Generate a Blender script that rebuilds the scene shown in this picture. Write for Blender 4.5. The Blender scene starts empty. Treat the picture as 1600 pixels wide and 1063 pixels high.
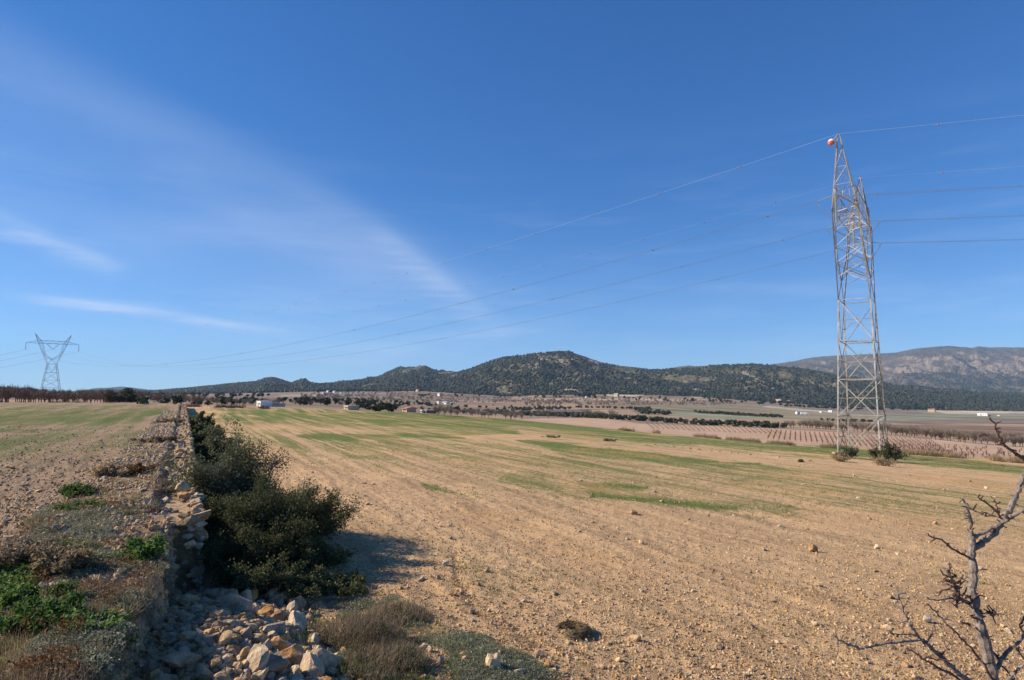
import bpy, math, random
import numpy as np
from mathutils import Vector, Matrix
R = random.Random(7)
rng = np.random.default_rng(7)
sc = bpy.context.scene
COL = sc.collection
rad = math.radians

# ------------------------------------------------------------------ camera
EYE = np.array([0.0, 0.0, 2.65])
FPX = 980.0
PITCH = math.atan(80.5 / FPX)
cam_d = bpy.data.cameras.new("camera")
cam = bpy.data.objects.new("camera", cam_d)
COL.objects.link(cam)
cam.location = EYE
cam.rotation_euler = (math.pi / 2 + PITCH, 0, 0)
cam_d.sensor_width = 36.0
cam_d.lens = 36.0 * FPX / 1600.0
cam_d.clip_start = 0.05
cam_d.clip_end = 60000
sc.camera = cam
CP, SP = math.cos(PITCH), math.sin(PITCH)


def ray(px, py):
    """ground plan slope a = X/Y and height slope b = dZ/Y of the view line through a point of the photograph"""
    x = (np.asarray(px, float) - 800) / FPX
    y = (531.5 - np.asarray(py, float)) / FPX
    yd = CP - y * SP
    return x / yd, (SP + y * CP) / yd


def at(px, py, Y):
    a, b = ray(px, py)
    return Vector((float(a) * Y, Y, EYE[2] + float(b) * Y))


def project(X, Y, Z):
    Z = Z - EYE[2]
    d = np.maximum(Y * CP + Z * SP, 0.05)
    u = -Y * SP + Z * CP
    return 800 + FPX * X / d, 531.5 - FPX * u / d


# ------------------------------------------------------------------ light
SUN_AZ = np.array([-1.0, 0.10]); SUN_AZ = SUN_AZ / np.linalg.norm(SUN_AZ)
SUN_EL = rad(30)
sd = Vector((SUN_AZ[0] * math.cos(SUN_EL), SUN_AZ[1] * math.cos(SUN_EL), math.sin(SUN_EL)))
sun_d = bpy.data.lights.new("sun", 'SUN')
sun_d.energy = 5.0
sun_d.angle = rad(0.53)
sun_d.color = (1.0, 0.885, 0.72)
sun = bpy.data.objects.new("sun", sun_d)
COL.objects.link(sun)
sun.rotation_euler = (-sd).to_track_quat('-Z', 'Y').to_euler()
sc.view_settings.view_transform = 'Standard'
sc.view_settings.look = 'None'
sc.view_settings.gamma = 1.0
sc.view_settings.exposure = 0.70
sc.view_settings.use_curve_mapping = False

world = bpy.data.worlds.new("World")
sc.world = world
world.use_nodes = True
wt = world.node_tree
for n in list(wt.nodes):
    wt.nodes.remove(n)


def N(tree, t, **kw):
    n = tree.nodes.new(t)
    for k, v in kw.items():
        if k in ('op', 'operation'):
            n.operation = v
        elif hasattr(n, k) and not k.startswith('in_'):
            setattr(n, k, v)
    return n


def L(tree, a, b):
    tree.links.new(a, b)


def math_node(tree, op, a, b=None, c=None, clamp=False):
    n = tree.nodes.new('ShaderNodeMath')
    n.operation = op
    n.use_clamp = clamp
    for i, v in enumerate((a, b, c)):
        if v is None:
            continue
        if isinstance(v, (int, float)):
            n.inputs[i].default_value = v
        else:
            tree.links.new(v, n.inputs[i])
    return n.outputs[0]


def mix_rgb(tree, fac, a, b, mode='MIX'):
    n = tree.nodes.new('ShaderNodeMix')
    n.data_type = 'RGBA'
    n.blend_type = mode
    for idx, v in ((0, fac), (6, a), (7, b)):
        if isinstance(v, (int, float)):
            n.inputs[idx].default_value = v
        elif isinstance(v, tuple):
            n.inputs[idx].default_value = (*v[:3], 1)
        else:
            tree.links.new(v, n.inputs[idx])
    return n.outputs[2]


def smooth(tree, val, lo, hi, to0=0.0, to1=1.0):
    n = tree.nodes.new('ShaderNodeMapRange')
    n.interpolation_type = 'SMOOTHSTEP'
    tree.links.new(val, n.inputs[0])
    n.inputs[1].default_value = lo
    n.inputs[2].default_value = hi
    n.inputs[3].default_value = to0
    n.inputs[4].default_value = to1
    return n.outputs[0]


sky = wt.nodes.new('ShaderNodeTexSky')
sky.sky_type = 'NISHITA'
sky.sun_disc = False
sky.sun_elevation = SUN_EL
sky.sun_rotation = math.atan2(SUN_AZ[0], SUN_AZ[1])
sky.altitude = 1500
sky.air_density = 0.8
sky.dust_density = 0.0
sky.ozone_density = 6.0
tc = wt.nodes.new('ShaderNodeTexCoord')
WDIR = tc.outputs['Generated']


def wdot(v):
    n = wt.nodes.new('ShaderNodeVectorMath')
    n.operation = 'DOT_PRODUCT'
    wt.links.new(WDIR, n.inputs[0])
    n.inputs[1].default_value = v
    return n.outputs['Value']


def dirv(px, py):
    a, b = ray(px, py)
    return Vector((float(a), 1.0, float(b))).normalized()


def wnoise(rot_x, rot_z, scale, stretch, detail=5.0, rough=0.55, seed=0.0):
    m = wt.nodes.new('ShaderNodeMapping')
    m.inputs['Rotation'].default_value = (0, rot_x, rot_z)
    m.inputs['Scale'].default_value = stretch
    m.inputs['Location'].default_value = (seed, seed * .7, 0)
    wt.links.new(WDIR, m.inputs[0])
    n = wt.nodes.new('ShaderNodeTexNoise')
    wt.links.new(m.outputs[0], n.inputs['Vector'])
    n.inputs['Scale'].default_value = scale
    n.inputs['Detail'].default_value = detail
    n.inputs['Roughness'].default_value = rough
    return n.outputs[0]


def cirrus(p1, p2, up, down, a0, a1, b0, b1, amount, noise, nlo=.3, nhi=.7, wob=0.03):
    """band of cloud along the great circle p1-p2; a0..a1 fade-in and b0..b1 fade-out measured along it"""
    r1, r2 = dirv(*p1), dirv(*p2)
    nn = r1.cross(r2).normalized()
    if nn.z < 0:
        nn = -nn
    al = (r2 - r1).normalized()
    dist = wdot(nn)
    dist = math_node(wt, 'ADD', dist, math_node(wt, 'MULTIPLY', math_node(wt, 'SUBTRACT', noise, .5), wob))
    top = smooth(wt, dist, 0, up, 1, 0)
    bot = smooth(wt, dist, -down, 0, 0, 1)
    along = wdot(al)
    f0, f1 = al.dot(dirv(*a0)), al.dot(dirv(*a1))
    g0, g1 = al.dot(dirv(*b0)), al.dot(dirv(*b1))
    s_in = smooth(wt, along, f0, f1, 0, 1)
    s_out = smooth(wt, along, g0, g1, 1, 0)
    tex = smooth(wt, noise, nlo, nhi, .35, 1)
    m = math_node(wt, 'MULTIPLY', top, bot)
    m = math_node(wt, 'MULTIPLY', m, s_in)
    m = math_node(wt, 'MULTIPLY', m, s_out)
    m = math_node(wt, 'MULTIPLY', m, tex)
    return math_node(wt, 'MULTIPLY', m, amount)


n_big = wnoise(rad(25), rad(-20), 2.2, (1.0, 1.0, 4.0), seed=3.1)
n_thin = wnoise(rad(8), rad(-10), 4.5, (1.0, 1.0, 9.0), detail=8, rough=.6, seed=8.3)
masks = [
    cirrus((150, 175), (640, 405), .08, .42, (-700, -200), (-100, 150), (250, 180), (920, 550), .20, n_big, .3, .75, .06),
    cirrus((380, 262), (700, 430), .05, .13, (150, 150), (520, 340), (480, 330), (900, 540), .15, n_big, .3, .7, .06),
    cirrus((130, 474), (470, 520), .008, .016, (-20, 455), (150, 476), (330, 500), (520, 526), .27, n_thin, .3, .6, .02),
    cirrus((60, 470), (250, 482), .012, .020, (20, 462), (110, 474), (190, 478), (330, 490), .22, n_thin, .3, .6, .02),
    cirrus((-50, 322), (200, 420), .014, .03, (-300, 200), (-60, 320), (150, 400), (215, 425), .22, n_thin, .35, .65, .04),
    cirrus((560, 545), (900, 505), .02, .03, (380, 560), (650, 530), (800, 520), (960, 495), .18, n_thin, .4, .7, .04),
    cirrus((640, 395), (760, 490), .02, .05, (560, 330), (640, 395), (740, 470), (860, 540), .16, n_thin, .35, .65, .05),
]
tot = masks[0]
for m in masks[1:]:
    tot = math_node(wt, 'ADD', tot, m)
veil = smooth(wt, n_thin, .45, .75, 0, .10)
sep_w = wt.nodes.new('ShaderNodeSeparateXYZ'); wt.links.new(WDIR, sep_w.inputs[0])
veil = math_node(wt, 'MULTIPLY', veil, smooth(wt, sep_w.outputs[2], .45, .10, 0, 1))
veil = math_node(wt, 'MULTIPLY', veil, smooth(wt, sep_w.outputs[2], .0, .04, 0, 1))
low_ = math_node(wt, 'MULTIPLY', smooth(wt, sep_w.outputs[2], .30, .0, 0, 1), .10)
tot = math_node(wt, 'MINIMUM', math_node(wt, 'ADD', math_node(wt, 'ADD', tot, veil), low_), .8)
# deepen the clear blue a little, channel by channel
sp_ = wt.nodes.new('ShaderNodeSeparateColor'); L(wt, sky.outputs[0], sp_.inputs[0])
cb_ = wt.nodes.new('ShaderNodeCombineColor')
for i_, (pw_, k_) in enumerate(((1.10, .74), (.88, .92), (.72, 1.08))):
    v_ = math_node(wt, 'POWER', math_node(wt, 'MULTIPLY', sp_.outputs[i_], .085), pw_)
    L(wt, math_node(wt, 'MULTIPLY', v_, k_ * 10 / 1.41 * 1.10), cb_.inputs[i_])
skycol = mix_rgb(wt, tot, cb_.outputs[0], (4.7, 5.3, 6.5))
bgn = wt.nodes.new('ShaderNodeBackground')
bgn.inputs[1].default_value = 0.10
won = wt.nodes.new('ShaderNodeOutputWorld')
L(wt, skycol, bgn.inputs[0])
L(wt, bgn.outputs[0], won.inputs[0])

# ------------------------------------------------------------------ numeric noise


def _hash(ix, iy, seed):
    h = (ix.astype(np.int64) * 374761393 + iy.astype(np.int64) * 668265263 + seed * 974634777) & 0xffffffff
    h = ((h ^ (h >> 13)) * 1274126177) & 0xffffffff
    return ((h ^ (h >> 16)) & 0xffff) / 65535.0


def vnoise(x, y, seed=0):
    x = np.asarray(x, float); y = np.asarray(y, float)
    ix, iy = np.floor(x), np.floor(y)
    fx, fy = x - ix, y - iy
    fx = fx * fx * (3 - 2 * fx); fy = fy * fy * (3 - 2 * fy)
    a = _hash(ix, iy, seed); b = _hash(ix + 1, iy, seed)
    c = _hash(ix, iy + 1, seed); d = _hash(ix + 1, iy + 1, seed)
    return (a * (1 - fx) + b * fx) * (1 - fy) + (c * (1 - fx) + d * fx) * fy


def fbm(x, y, octs=4, seed=0, ridge=False):
    v = 0; amp = .5; tot_ = 0
    for i in range(octs):
        n = vnoise(x, y, seed + i)
        if ridge:
            n = 1 - np.abs(2 * n - 1)
        v = v + n * amp
        tot_ += amp
        x = x * 2.03 + 11.3; y = y * 1.97 + 5.7
        amp *= .5
    return v / tot_


def sstep(x, a, b):
    t = np.clip((x - a) / (b - a), 0, 1)
    return t * t * (3 - 2 * t)


# ------------------------------------------------------------------ ground shape
SD = np.array([-0.4613, 0.8872])          # along the wall
TD = np.array([0.8872, 0.4613])           # across the wall, to the right


def st(X, Y):
    return X * SD[0] + Y * SD[1], X * TD[0] + Y * TD[1]


def xy(s, t):
    return s * SD[0] + t * TD[0], s * SD[1] + t * TD[1]


# valley: for columns of the photograph, (distance, row) pairs giving the lie of the land
VAL = {
    -300: [(60, 644), (100, 632), (130, 631), (200, 628), (350, 622), (480, 619.5), (800, 618), (1500, 617), (3500, 616)],
    0: [(60, 640), (100, 631), (130, 630.5), (200, 627), (350, 621), (480, 619), (800, 617.5), (1500, 617), (3500, 616)],
    180: [(60, 640), (100, 632), (130, 632), (200, 629), (350, 624), (480, 621), (800, 619), (1500, 617), (3500, 616)],
    340: [(60, 660), (105, 636), (150, 634), (220, 634), (400, 628), (800, 620), (1400, 615.5), (3500, 613)],
    500: [(60, 670), (112, 638.5), (160, 640), (240, 637.5), (400, 632), (700, 624), (1200, 614.5), (1600, 611), (3500, 609)],
    650: [(80, 668), (130, 645), (180, 646), (300, 643), (500, 637), (900, 628), (1400, 614), (1700, 607), (3500, 606)],
    800: [(80, 690), (140, 655.5), (180, 656.5), (300, 650), (450, 645), (700, 638), (1100, 628), (1500, 619), (3500, 612)],
    950: [(80, 705), (133, 671), (170, 666), (220, 657), (300, 650), (600, 637), (1000, 628), (1300, 621), (1550, 612), (3500, 608)],
    1100: [(80, 718), (118, 686), (160, 677), (210, 668), (250, 663), (350, 655), (600, 645), (900, 635), (1300, 624), (1550, 619), (3500, 615)],
    1300: [(80, 722), (102, 701), (140, 687), (180, 675), (300, 663), (600, 651), (1000, 642), (1450, 635), (3500, 628)],
    1450: [(75, 740), (95, 713), (140, 696), (170, 687), (300, 672), (600, 658), (900, 651), (1400, 641), (2000, 637), (3500, 630)],
    1600: [(70, 755), (91, 723), (130, 707), (165, 697), (300, 677), (600, 661), (1200, 647), (1600, 641), (2000, 638), (3500, 632)],
    1900: [(70, 765), (91, 735), (130, 718), (165, 706), (300, 684), (600, 665), (1200, 650), (1600, 642), (2000, 638), (3500, 632)],
}
VPX = np.array(sorted(VAL))
LOGY = np.linspace(math.log(50), math.log(3500), 160)
VTAB = np.array([np.interp(LOGY, np.log([q[0] for q in VAL[k]]), [q[1] for q in VAL[k]]) for k in VPX])
for _ in range(3):   # round the breaks of slope a little
    VTAB[:, 1:-1] = (VTAB[:, :-2] + 2 * VTAB[:, 1:-1] + VTAB[:, 2:]) / 4


def valley_row(px, Y):
    ly = np.log(np.clip(Y, 50, 3499))
    g = (ly - LOGY[0]) / (LOGY[1] - LOGY[0])
    j = np.clip(g.astype(int), 0, len(LOGY) - 2); fj = g - j
    pxc = np.clip(px, VPX[0], VPX[-1])
    k = np.clip(np.searchsorted(VPX, pxc, side='right') - 1, 0, len(VPX) - 2)
    fk = (pxc - VPX[k]) / (VPX[k + 1] - VPX[k])
    a = VTAB[k, j] * (1 - fj) + VTAB[k, j + 1] * fj
    b = VTAB[k + 1, j] * (1 - fj) + VTAB[k + 1, j + 1] * fj
    return a * (1 - fk) + b * fk


EDGE_PX = [-400, 270, 340, 500, 640, 800, 1000, 1200, 1400, 1600, 2000]
EDGE_Y = [101, 101, 106, 114, 130, 141, 129, 108, 98, 91, 85]


def edge_y(px):
    return np.interp(px, EDGE_PX, EDGE_Y)


BANK_S = [-3, 1.0, 2.3, 3.2, 4.4, 5.0, 6.0, 7.3, 8.2, 9.0, 10.5, 400]
BANK_T = [.9, .8, .40, -.26, -.40, -.34, -.26, -.12, -.06, -.05, -.10, -.10]


def ground_h(X, Y, fine=True):
    X = np.asarray(X, float); Y = np.asarray(Y, float)
    s, t = st(X, Y)
    tt = np.clip(t, 0, None)
    fld = -.075 * (np.sqrt(tt * tt + 9) - 3) + .0055 * np.clip(s, -20, 200) * sstep(t, 4, 40)
    ter = 1.0 + 0 * s
    te = np.interp(s, BANK_S, BANK_T)
    if fine:
        te = te + (fbm(s * 2.1, t * 0, 3, 5) - .5) * .22 * (s < 9.5)
    w = sstep(t, te + .02, te - .10)
    # wall footing hidden in the masonry
    w = np.where(s > 9.9, sstep(t, .0, -.4), w)
    if fine:
        fld = fld + (fbm(s * .35, t * .5, 3, 1) - .5) * .12
        ter = ter + (fbm(s * .6, t * .7, 3, 9) - .5) * .16 - .07 * sstep(t, -1.2, -.2) * (s < 9)
        # worked soil: low ridges along the drilling direction and clods
        near = sstep(np.hypot(X, Y), 45, 14)
        fld = fld + near * (fbm(s * .8, t * 4.5, 3, 31) - .5) * .05 + near * (fbm(s * 7, t * 7, 3, 41) - .5) * .032
        ter = ter + near * (fbm(s * 6, t * 6, 3, 51) - .5) * .07
    # rubble cone below the broken wall, verge beside it
    pile = .50 * np.exp(-((s - 6.4) / 2.1) ** 2 - (np.clip(t - .25, 0, None) / .80) ** 2) * (t > -.8)
    pile = pile + .16 * np.exp(-((s - 4.8) / 2.4) ** 2 - ((t - 2.0) / 1.1) ** 2)
    fld = fld + pile
    z = fld * (1 - w) + ter * w
    a = X / np.maximum(Y, 1)
    px = 800 + FPX * a * .997
    row = valley_row(px, np.maximum(Y, 1))
    _, b = ray(px, row)
    zv = EYE[2] + b * Y
    ye = edge_y(px)
    wv = sstep(Y, ye * .93, ye * 1.04)
    z = np.where(Y > 40, z * (1 - wv) + zv * wv, z)
    return z


def gz(X, Y):
    return float(ground_h(np.array([X]), np.array([Y]))[0])


def ground_at(px, py, lo=2.0, hi=3400.0):
    """first point of the land met by the view line through (px, py)"""
    a, b = ray(px, py)
    Ys = np.exp(np.linspace(math.log(lo), math.log(hi), 700))
    d = EYE[2] + b * Ys - ground_h(a * Ys, Ys, fine=False)
    k = np.argmax(d < 0)
    if d[k] >= 0:
        k = len(Ys) - 1
    if k > 0:
        f = d[k - 1] / (d[k - 1] - d[k] + 1e-9)
        Y = Ys[k - 1] + (Ys[k] - Ys[k - 1]) * min(max(f, 0), 1)
    else:
        Y = Ys[0]
    X = float(a) * Y
    return Vector((X, Y, gz(X, Y)))


# ------------------------------------------------------------------ mesh helpers
def make_mesh(name, V, F, mat=None, smooth_=False, attrs=None, mats=None, midx=None):
    me = bpy.data.meshes.new(name)
    V = np.asarray(V, np.float32)
    me.vertices.add(len(V))
    me.vertices.foreach_set('co', V.ravel())
    if isinstance(F, np.ndarray):
        n, k = F.shape
        me.loops.add(n * k)
        me.loops.foreach_set('vertex_index', F.astype(np.int32).ravel())
        me.polygons.add(n)
        me.polygons.foreach_set('loop_start', np.arange(0, n * k, k, dtype=np.int32))
        me.polygons.foreach_set('loop_total', np.full(n, k, dtype=np.int32))
    elif len(F):
        lens = np.array([len(f) for f in F], np.int32)
        me.loops.add(int(lens.sum()))
        me.loops.foreach_set('vertex_index', np.concatenate([np.asarray(f, np.int32) for f in F]))
        me.polygons.add(len(F))
        me.polygons.foreach_set('loop_start', np.concatenate([[0], np.cumsum(lens)[:-1]]).astype(np.int32))
        me.polygons.foreach_set('loop_total', lens)
    me.polygons.foreach_set('use_smooth', np.full(len(me.polygons), smooth_, bool))
    if mats:
        for m in mats:
            me.materials.append(m)
        if midx is not None:
            me.polygons.foreach_set('material_index', np.asarray(midx, np.int32))
    elif mat:
        me.materials.append(mat)
    me.update(calc_edges=True)
    if len(F): me.validate()
    if attrs:
        for k, v in attrs.items():
            v = np.asarray(v, np.float32)
            if v.ndim == 1:
                at_ = me.attributes.new(k, 'FLOAT', 'POINT')
                at_.data.foreach_set('value', v)
            elif v.shape[1] == 4:
                at_ = me.attributes.new(k, 'FLOAT_COLOR', 'POINT')
                at_.data.foreach_set('color', v.ravel())
            else:
                at_ = me.attributes.new(k, 'FLOAT_VECTOR', 'POINT')
                at_.data.foreach_set('vector', v.ravel())
    return me


def put(name, me, parent=None, loc=(0, 0, 0), rot=(0, 0, 0), scl=(1, 1, 1)):
    o = bpy.data.objects.new(name, me)
    COL.objects.link(o)
    o.location = loc; o.rotation_euler = rot; o.scale = scl
    if parent:
        o.parent = parent
    return o


def tag(o, label=None, cat=None, group=None, kind=None):
    if label: o['label'] = label
    if cat: o['category'] = cat
    if group: o['group'] = group
    if kind: o['kind'] = kind
    return o


def thing(name, label, cat, loc=(0, 0, 0), rotz=0.0, group=None):
    o = bpy.data.objects.new(name, None)
    o.empty_display_size = .2
    COL.objects.link(o)
    o.location = loc; o.rotation_euler = (0, 0, rotz)
    return tag(o, label, cat, group)


def copy_thing(root, loc, rotz=0.0, scl=1.0, label=None):
    def rec(o, par):
        c = o.copy(); COL.objects.link(c); c.parent = par
        for ch in [x for x in KIDS.get(o.name, [])]:
            rec(ch, c)
        return c
    r = rec(root, None)
    r.location = loc; r.rotation_euler = (0, 0, rotz)
    r.scale = (scl, scl, scl) if isinstance(scl, (int, float)) else scl
    if label: r['label'] = label
    return r


KIDS = {}


def child(name, me, parent, **kw):
    o = put(name, me, parent, **kw)
    KIDS.setdefault(parent.name, []).append(o)
    return o


BOXF = np.array([[0, 3, 2, 1], [4, 5, 6, 7], [0, 1, 5, 4], [1, 2, 6, 5], [2, 3, 7, 6], [3, 0, 4, 7]])


class MB:
    def __init__(self):
        self.V = []; self.F = []; self.n = 0

    def add(self, V, F):
        V = np.asarray(V, float)
        self.V.append(V)
        for f in F:
            self.F.append(tuple(int(i) + self.n for i in f))
        self.n += len(V)
        return self

    def box(self, x0, x1, y0, y1, z0, z1):
        V = [(x0, y0, z0), (x1, y0, z0), (x1, y1, z0), (x0, y1, z0), (x0, y0, z1), (x1, y0, z1), (x1, y1, z1), (x0, y1, z1)]
        return self.add(V, BOXF)

    def beam(self, a, b, w, h=None):
        h = h or w
        a = Vector(a); b = Vector(b)
        d = (b - a)
        if d.length < 1e-6: return self
        d.normalize()
        up = Vector((0, 0, 1)) if abs(d.z) < .95 else Vector((1, 0, 0))
        x = d.cross(up).normalized(); y = x.cross(d).normalized()
        V = []
        for p in (a, b):
            for sx, sy in ((-1, -1), (1, -1), (1, 1), (-1, 1)):
                V.append(p + x * sx * w / 2 + y * sy * h / 2)
        return self.add(V, BOXF)

    def tube(self, pts, radii, n=6, cap=True):
        pts = [Vector(p) for p in pts]
        if isinstance(radii, (int, float)): radii = [radii] * len(pts)
        V = []; prev = None
        for i, p in enumerate(pts):
            d = (pts[min(i + 1, len(pts) - 1)] - pts[max(i - 1, 0)])
            if d.length < 1e-9: d = Vector((0, 0, 1))
            d.normalize()
            if prev is None:
                up = Vector((0, 0, 1)) if abs(d.z) < .9 else Vector((1, 0, 0))
                x = d.cross(up).normalized()
            else:
                x = (prev - d * prev.dot(d))
                x = x.normalized() if x.length > 1e-6 else d.orthogonal().normalized()
            prev = x
            y = d.cross(x)
            for k in range(n):
                a = 2 * math.pi * k / n
                V.append(p + (x * math.cos(a) + y * math.sin(a)) * radii[i])
        F = []
        for i in range(len(pts) - 1):
            for k in range(n):
                F.append((i * n + k, i * n + (k + 1) % n, (i + 1) * n + (k + 1) % n, (i + 1) * n + k))
        if cap:
            F.append(tuple(range(n - 1, -1, -1)))
            F.append(tuple((len(pts) - 1) * n + k for k in range(n)))
        return self.add(V, F)

    def mesh(self, name, mat, smooth_=False):
        return make_mesh(name, np.concatenate(self.V), self.F, mat, smooth_)


def rot_frames(n, tilt=1.0, g=None):
    """n random orthonormal frames; tilt 1 = any direction, 0 = flat"""
    g = g or rng
    nrm = g.normal(size=(n, 3)); nrm[:, :2] *= tilt; nrm[:, 2] = np.abs(nrm[:, 2]) + (1 - tilt)
    nrm /= np.linalg.norm(nrm, axis=1)[:, None]
    h = g.normal(size=(n, 3))
    x = np.cross(h, nrm); x /= np.linalg.norm(x, axis=1)[:, None]
    y = np.cross(nrm, x)
    return x, y, nrm


def leaves(C, size, aspect=.5, tilt=1.0, g=None):
    """diamond leaves (folded along the middle) at centres C"""
    g = g or rng
    C = np.asarray(C, float); n = len(C)
    size = np.broadcast_to(size, (n,))[:, None]
    x, y, nn = rot_frames(n, tilt, g)
    V = np.empty((n, 4, 3))
    V[:, 0] = C - x * size
    V[:, 1] = C + y * size * aspect + nn * size * .18
    V[:, 2] = C + x * size
    V[:, 3] = C - y * size * aspect + nn * size * .18
    F = np.arange(n * 4).reshape(n, 4)
    return V.reshape(-1, 3), F


def blades(B, length, width, lean=.5, g=None, droop=.3):
    """grass blades / twigs: two-segment tapering strips from base points B"""
    g = g or rng
    B = np.asarray(B, float); n = len(B)
    length = np.broadcast_to(length, (n,))[:, None]
    width = np.broadcast_to(width, (n,))[:, None]
    az = g.uniform(0, 2 * np.pi, n)
    ln = np.abs(g.normal(0, lean, n))
    d = np.stack([np.cos(az) * np.sin(ln), np.sin(az) * np.sin(ln), np.cos(ln)], 1)
    side = np.stack([-np.sin(az + .4), np.cos(az + .4), 0 * az], 1)
    M = B + d * length * .55
    T = B + d * length
    T[:, 2] -= (length[:, 0] * droop * ln)
    V = np.empty((n, 5, 3))
    V[:, 0] = B - side * width / 2; V[:, 1] = B + side * width / 2
    V[:, 2] = M + side * width * .35; V[:, 3] = M - side * width * .35
    V[:, 4] = T
    i = np.arange(n)[:, None] * 5
    F = np.concatenate([i + np.array([[0, 1, 2]]), i + np.array([[0, 2, 3]]), i + np.array([[3, 2, 4]])])
    return V.reshape(-1, 3), F


ICO = None


def ico(sub=1):
    import bmesh
    bm = bmesh.new()
    bmesh.ops.create_icosphere(bm, subdivisions=sub, radius=1)
    V = np.array([v.co[:] for v in bm.verts]); F = np.array([[v.index for v in f.verts] for f in bm.faces])
    bm.free()
    return V, F


ICO1, ICO2, ICO3 = ico(1), ico(2), ico(3)


def rock(seed, ic=ICO2, flat=.7, rough=.35, cuts=6, fine=.05):
    g = np.random.default_rng(seed)
    V, F = ic
    V = V.copy()
    # plane cuts give facets
    for _ in range(cuts):
        n = g.normal(size=3); n /= np.linalg.norm(n)
        h = g.uniform(.55, .85)
        d = V @ n
        V = V - np.outer(np.clip(d - h, 0, None), n)
    k = g.normal(size=(4, 3)) * 2.2
    ph = g.uniform(0, 6, 4)
    disp = sum(np.sin(V @ k[i] + ph[i]) for i in range(4)) * rough * .12
    V = V * (1 + disp[:, None] + fine * g.normal(size=(len(V), 1)))
    V *= np.array([1, g.uniform(.65, 1), flat * g.uniform(.7, 1.1)])
    return V, F


def gn_stuff(name, pts, rots, scls, variant, protos, mat_list=None):
    """one object made of copies of a few proto meshes at given points (geometry nodes)"""
    n = len(pts)
    me = make_mesh(name, pts, [], None,
                   attrs={'rot': rots, 'scl': scls, 'vr': variant}) if n else None
    o = put(name, me)
    ng = bpy.data.node_groups.new(name + '_nodes', 'GeometryNodeTree')
    ng.interface.new_socket('Geometry', in_out='INPUT', socket_type='NodeSocketGeometry')
    ng.interface.new_socket('Geometry', in_out='OUTPUT', socket_type='NodeSocketGeometry')
    gi = ng.nodes.new('NodeGroupInput'); go = ng.nodes.new('NodeGroupOutput')

    def attr(nm, ty):
        a = ng.nodes.new('GeometryNodeInputNamedAttribute')
        a.data_type = ty
        a.inputs[0].default_value = nm
        for out in a.outputs:
            if out.enabled and out.name == 'Attribute':
                return out
        return a.outputs[0]
    jn = ng.nodes.new('GeometryNodeJoinGeometry')
    ar = attr('rot', 'FLOAT_VECTOR'); asx = attr('scl', 'FLOAT_VECTOR'); av = attr('vr', 'FLOAT')
    for k, pm in enumerate(protos):
        po = bpy.data.objects.new(name + '_piece', pm)
        oi = ng.nodes.new('GeometryNodeObjectInfo')
        oi.inputs['Object'].default_value = po
        oi.inputs['As Instance'].default_value = True
        ip = ng.nodes.new('GeometryNodeInstanceOnPoints')
        cm = ng.nodes.new('FunctionNodeCompare')
        cm.data_type = 'FLOAT'; cm.operation = 'EQUAL'
        ng.links.new(av, cm.inputs[0])
        cm.inputs[1].default_value = float(k)
        for inp in cm.inputs:
            if inp.name == 'Epsilon': inp.default_value = .1
        ng.links.new(gi.outputs[0], ip.inputs['Points'])
        ng.links.new(oi.outputs['Geometry'], ip.inputs['Instance'])
        ng.links.new(cm.outputs[0], ip.inputs['Selection'])
        e2r = ng.nodes.new('FunctionNodeEulerToRotation')
        ng.links.new(ar, e2r.inputs[0])
        ng.links.new(e2r.outputs[0], ip.inputs['Rotation'])
        ng.links.new(asx, ip.inputs['Scale'])
        ng.links.new(ip.outputs[0], jn.inputs[0])
    ng.links.new(jn.outputs[0], go.inputs[0])
    md = o.modifiers.new('scatter', 'NODES')
    md.node_group = ng
    o['kind'] = 'stuff'
    return o


# ------------------------------------------------------------------ materials
def new_mat(name):
    m = bpy.data.materials.new(name)
    m.use_nodes = True
    t = m.node_tree
    b = t.nodes['Principled BSDF']
    b.inputs['Specular IOR Level'].default_value = .25
    return m, t, b


def pos(t, scale=1.0, obj=False, stretch=None, rotz=0):
    g = t.nodes.new('ShaderNodeTexCoord') if obj else t.nodes.new('ShaderNodeNewGeometry')
    out = g.outputs['Object'] if obj else g.outputs['Position']
    mp = t.nodes.new('ShaderNodeMapping')
    mp.inputs['Scale'].default_value = stretch or (scale, scale, scale)
    mp.inputs['Rotation'].default_value = (0, 0, rotz)
    t.links.new(out, mp.inputs[0])
    return mp.outputs[0]


def noise(t, vec, scale, detail=4, rough=.55, dist=0):
    n = t.nodes.new('ShaderNodeTexNoise')
    t.links.new(vec, n.inputs['Vector'])
    n.inputs['Scale'].default_value = scale
    n.inputs['Detail'].default_value = detail
    n.inputs['Roughness'].default_value = rough
    n.inputs['Distortion'].default_value = dist
    return n.outputs[0]


def voro(t, vec, scale, feature='F1'):
    n = t.nodes.new('ShaderNodeTexVoronoi')
    n.feature = feature
    t.links.new(vec, n.inputs['Vector'])
    n.inputs['Scale'].default_value = scale
    return n


def ramp(t, fac, stops):
    n = t.nodes.new('ShaderNodeValToRGB')
    el = n.color_ramp.elements
    while len(el) < len(stops):
        el.new(.5)
    for e, (p, c) in zip(el, stops):
        e.position = p
        e.color = (*c, 1)
    t.links.new(fac, n.inputs[0])
    return n.outputs[0]


def bump(t, b, hts):
    prev = None
    for h, dist, strength in hts:
        n = t.nodes.new('ShaderNodeBump')
        n.inputs['Distance'].default_value = dist
        n.inputs['Strength'].default_value = strength
        t.links.new(h, n.inputs['Height'])
        if prev: t.links.new(prev, n.inputs['Normal'])
        prev = n.outputs[0]
    t.links.new(prev, b.inputs['Normal'])


def attr_out(t, name, color=False):
    a = t.nodes.new('ShaderNodeAttribute')
    a.attribute_name = name
    return a.outputs['Color'] if color else a.outputs['Fac']


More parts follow.
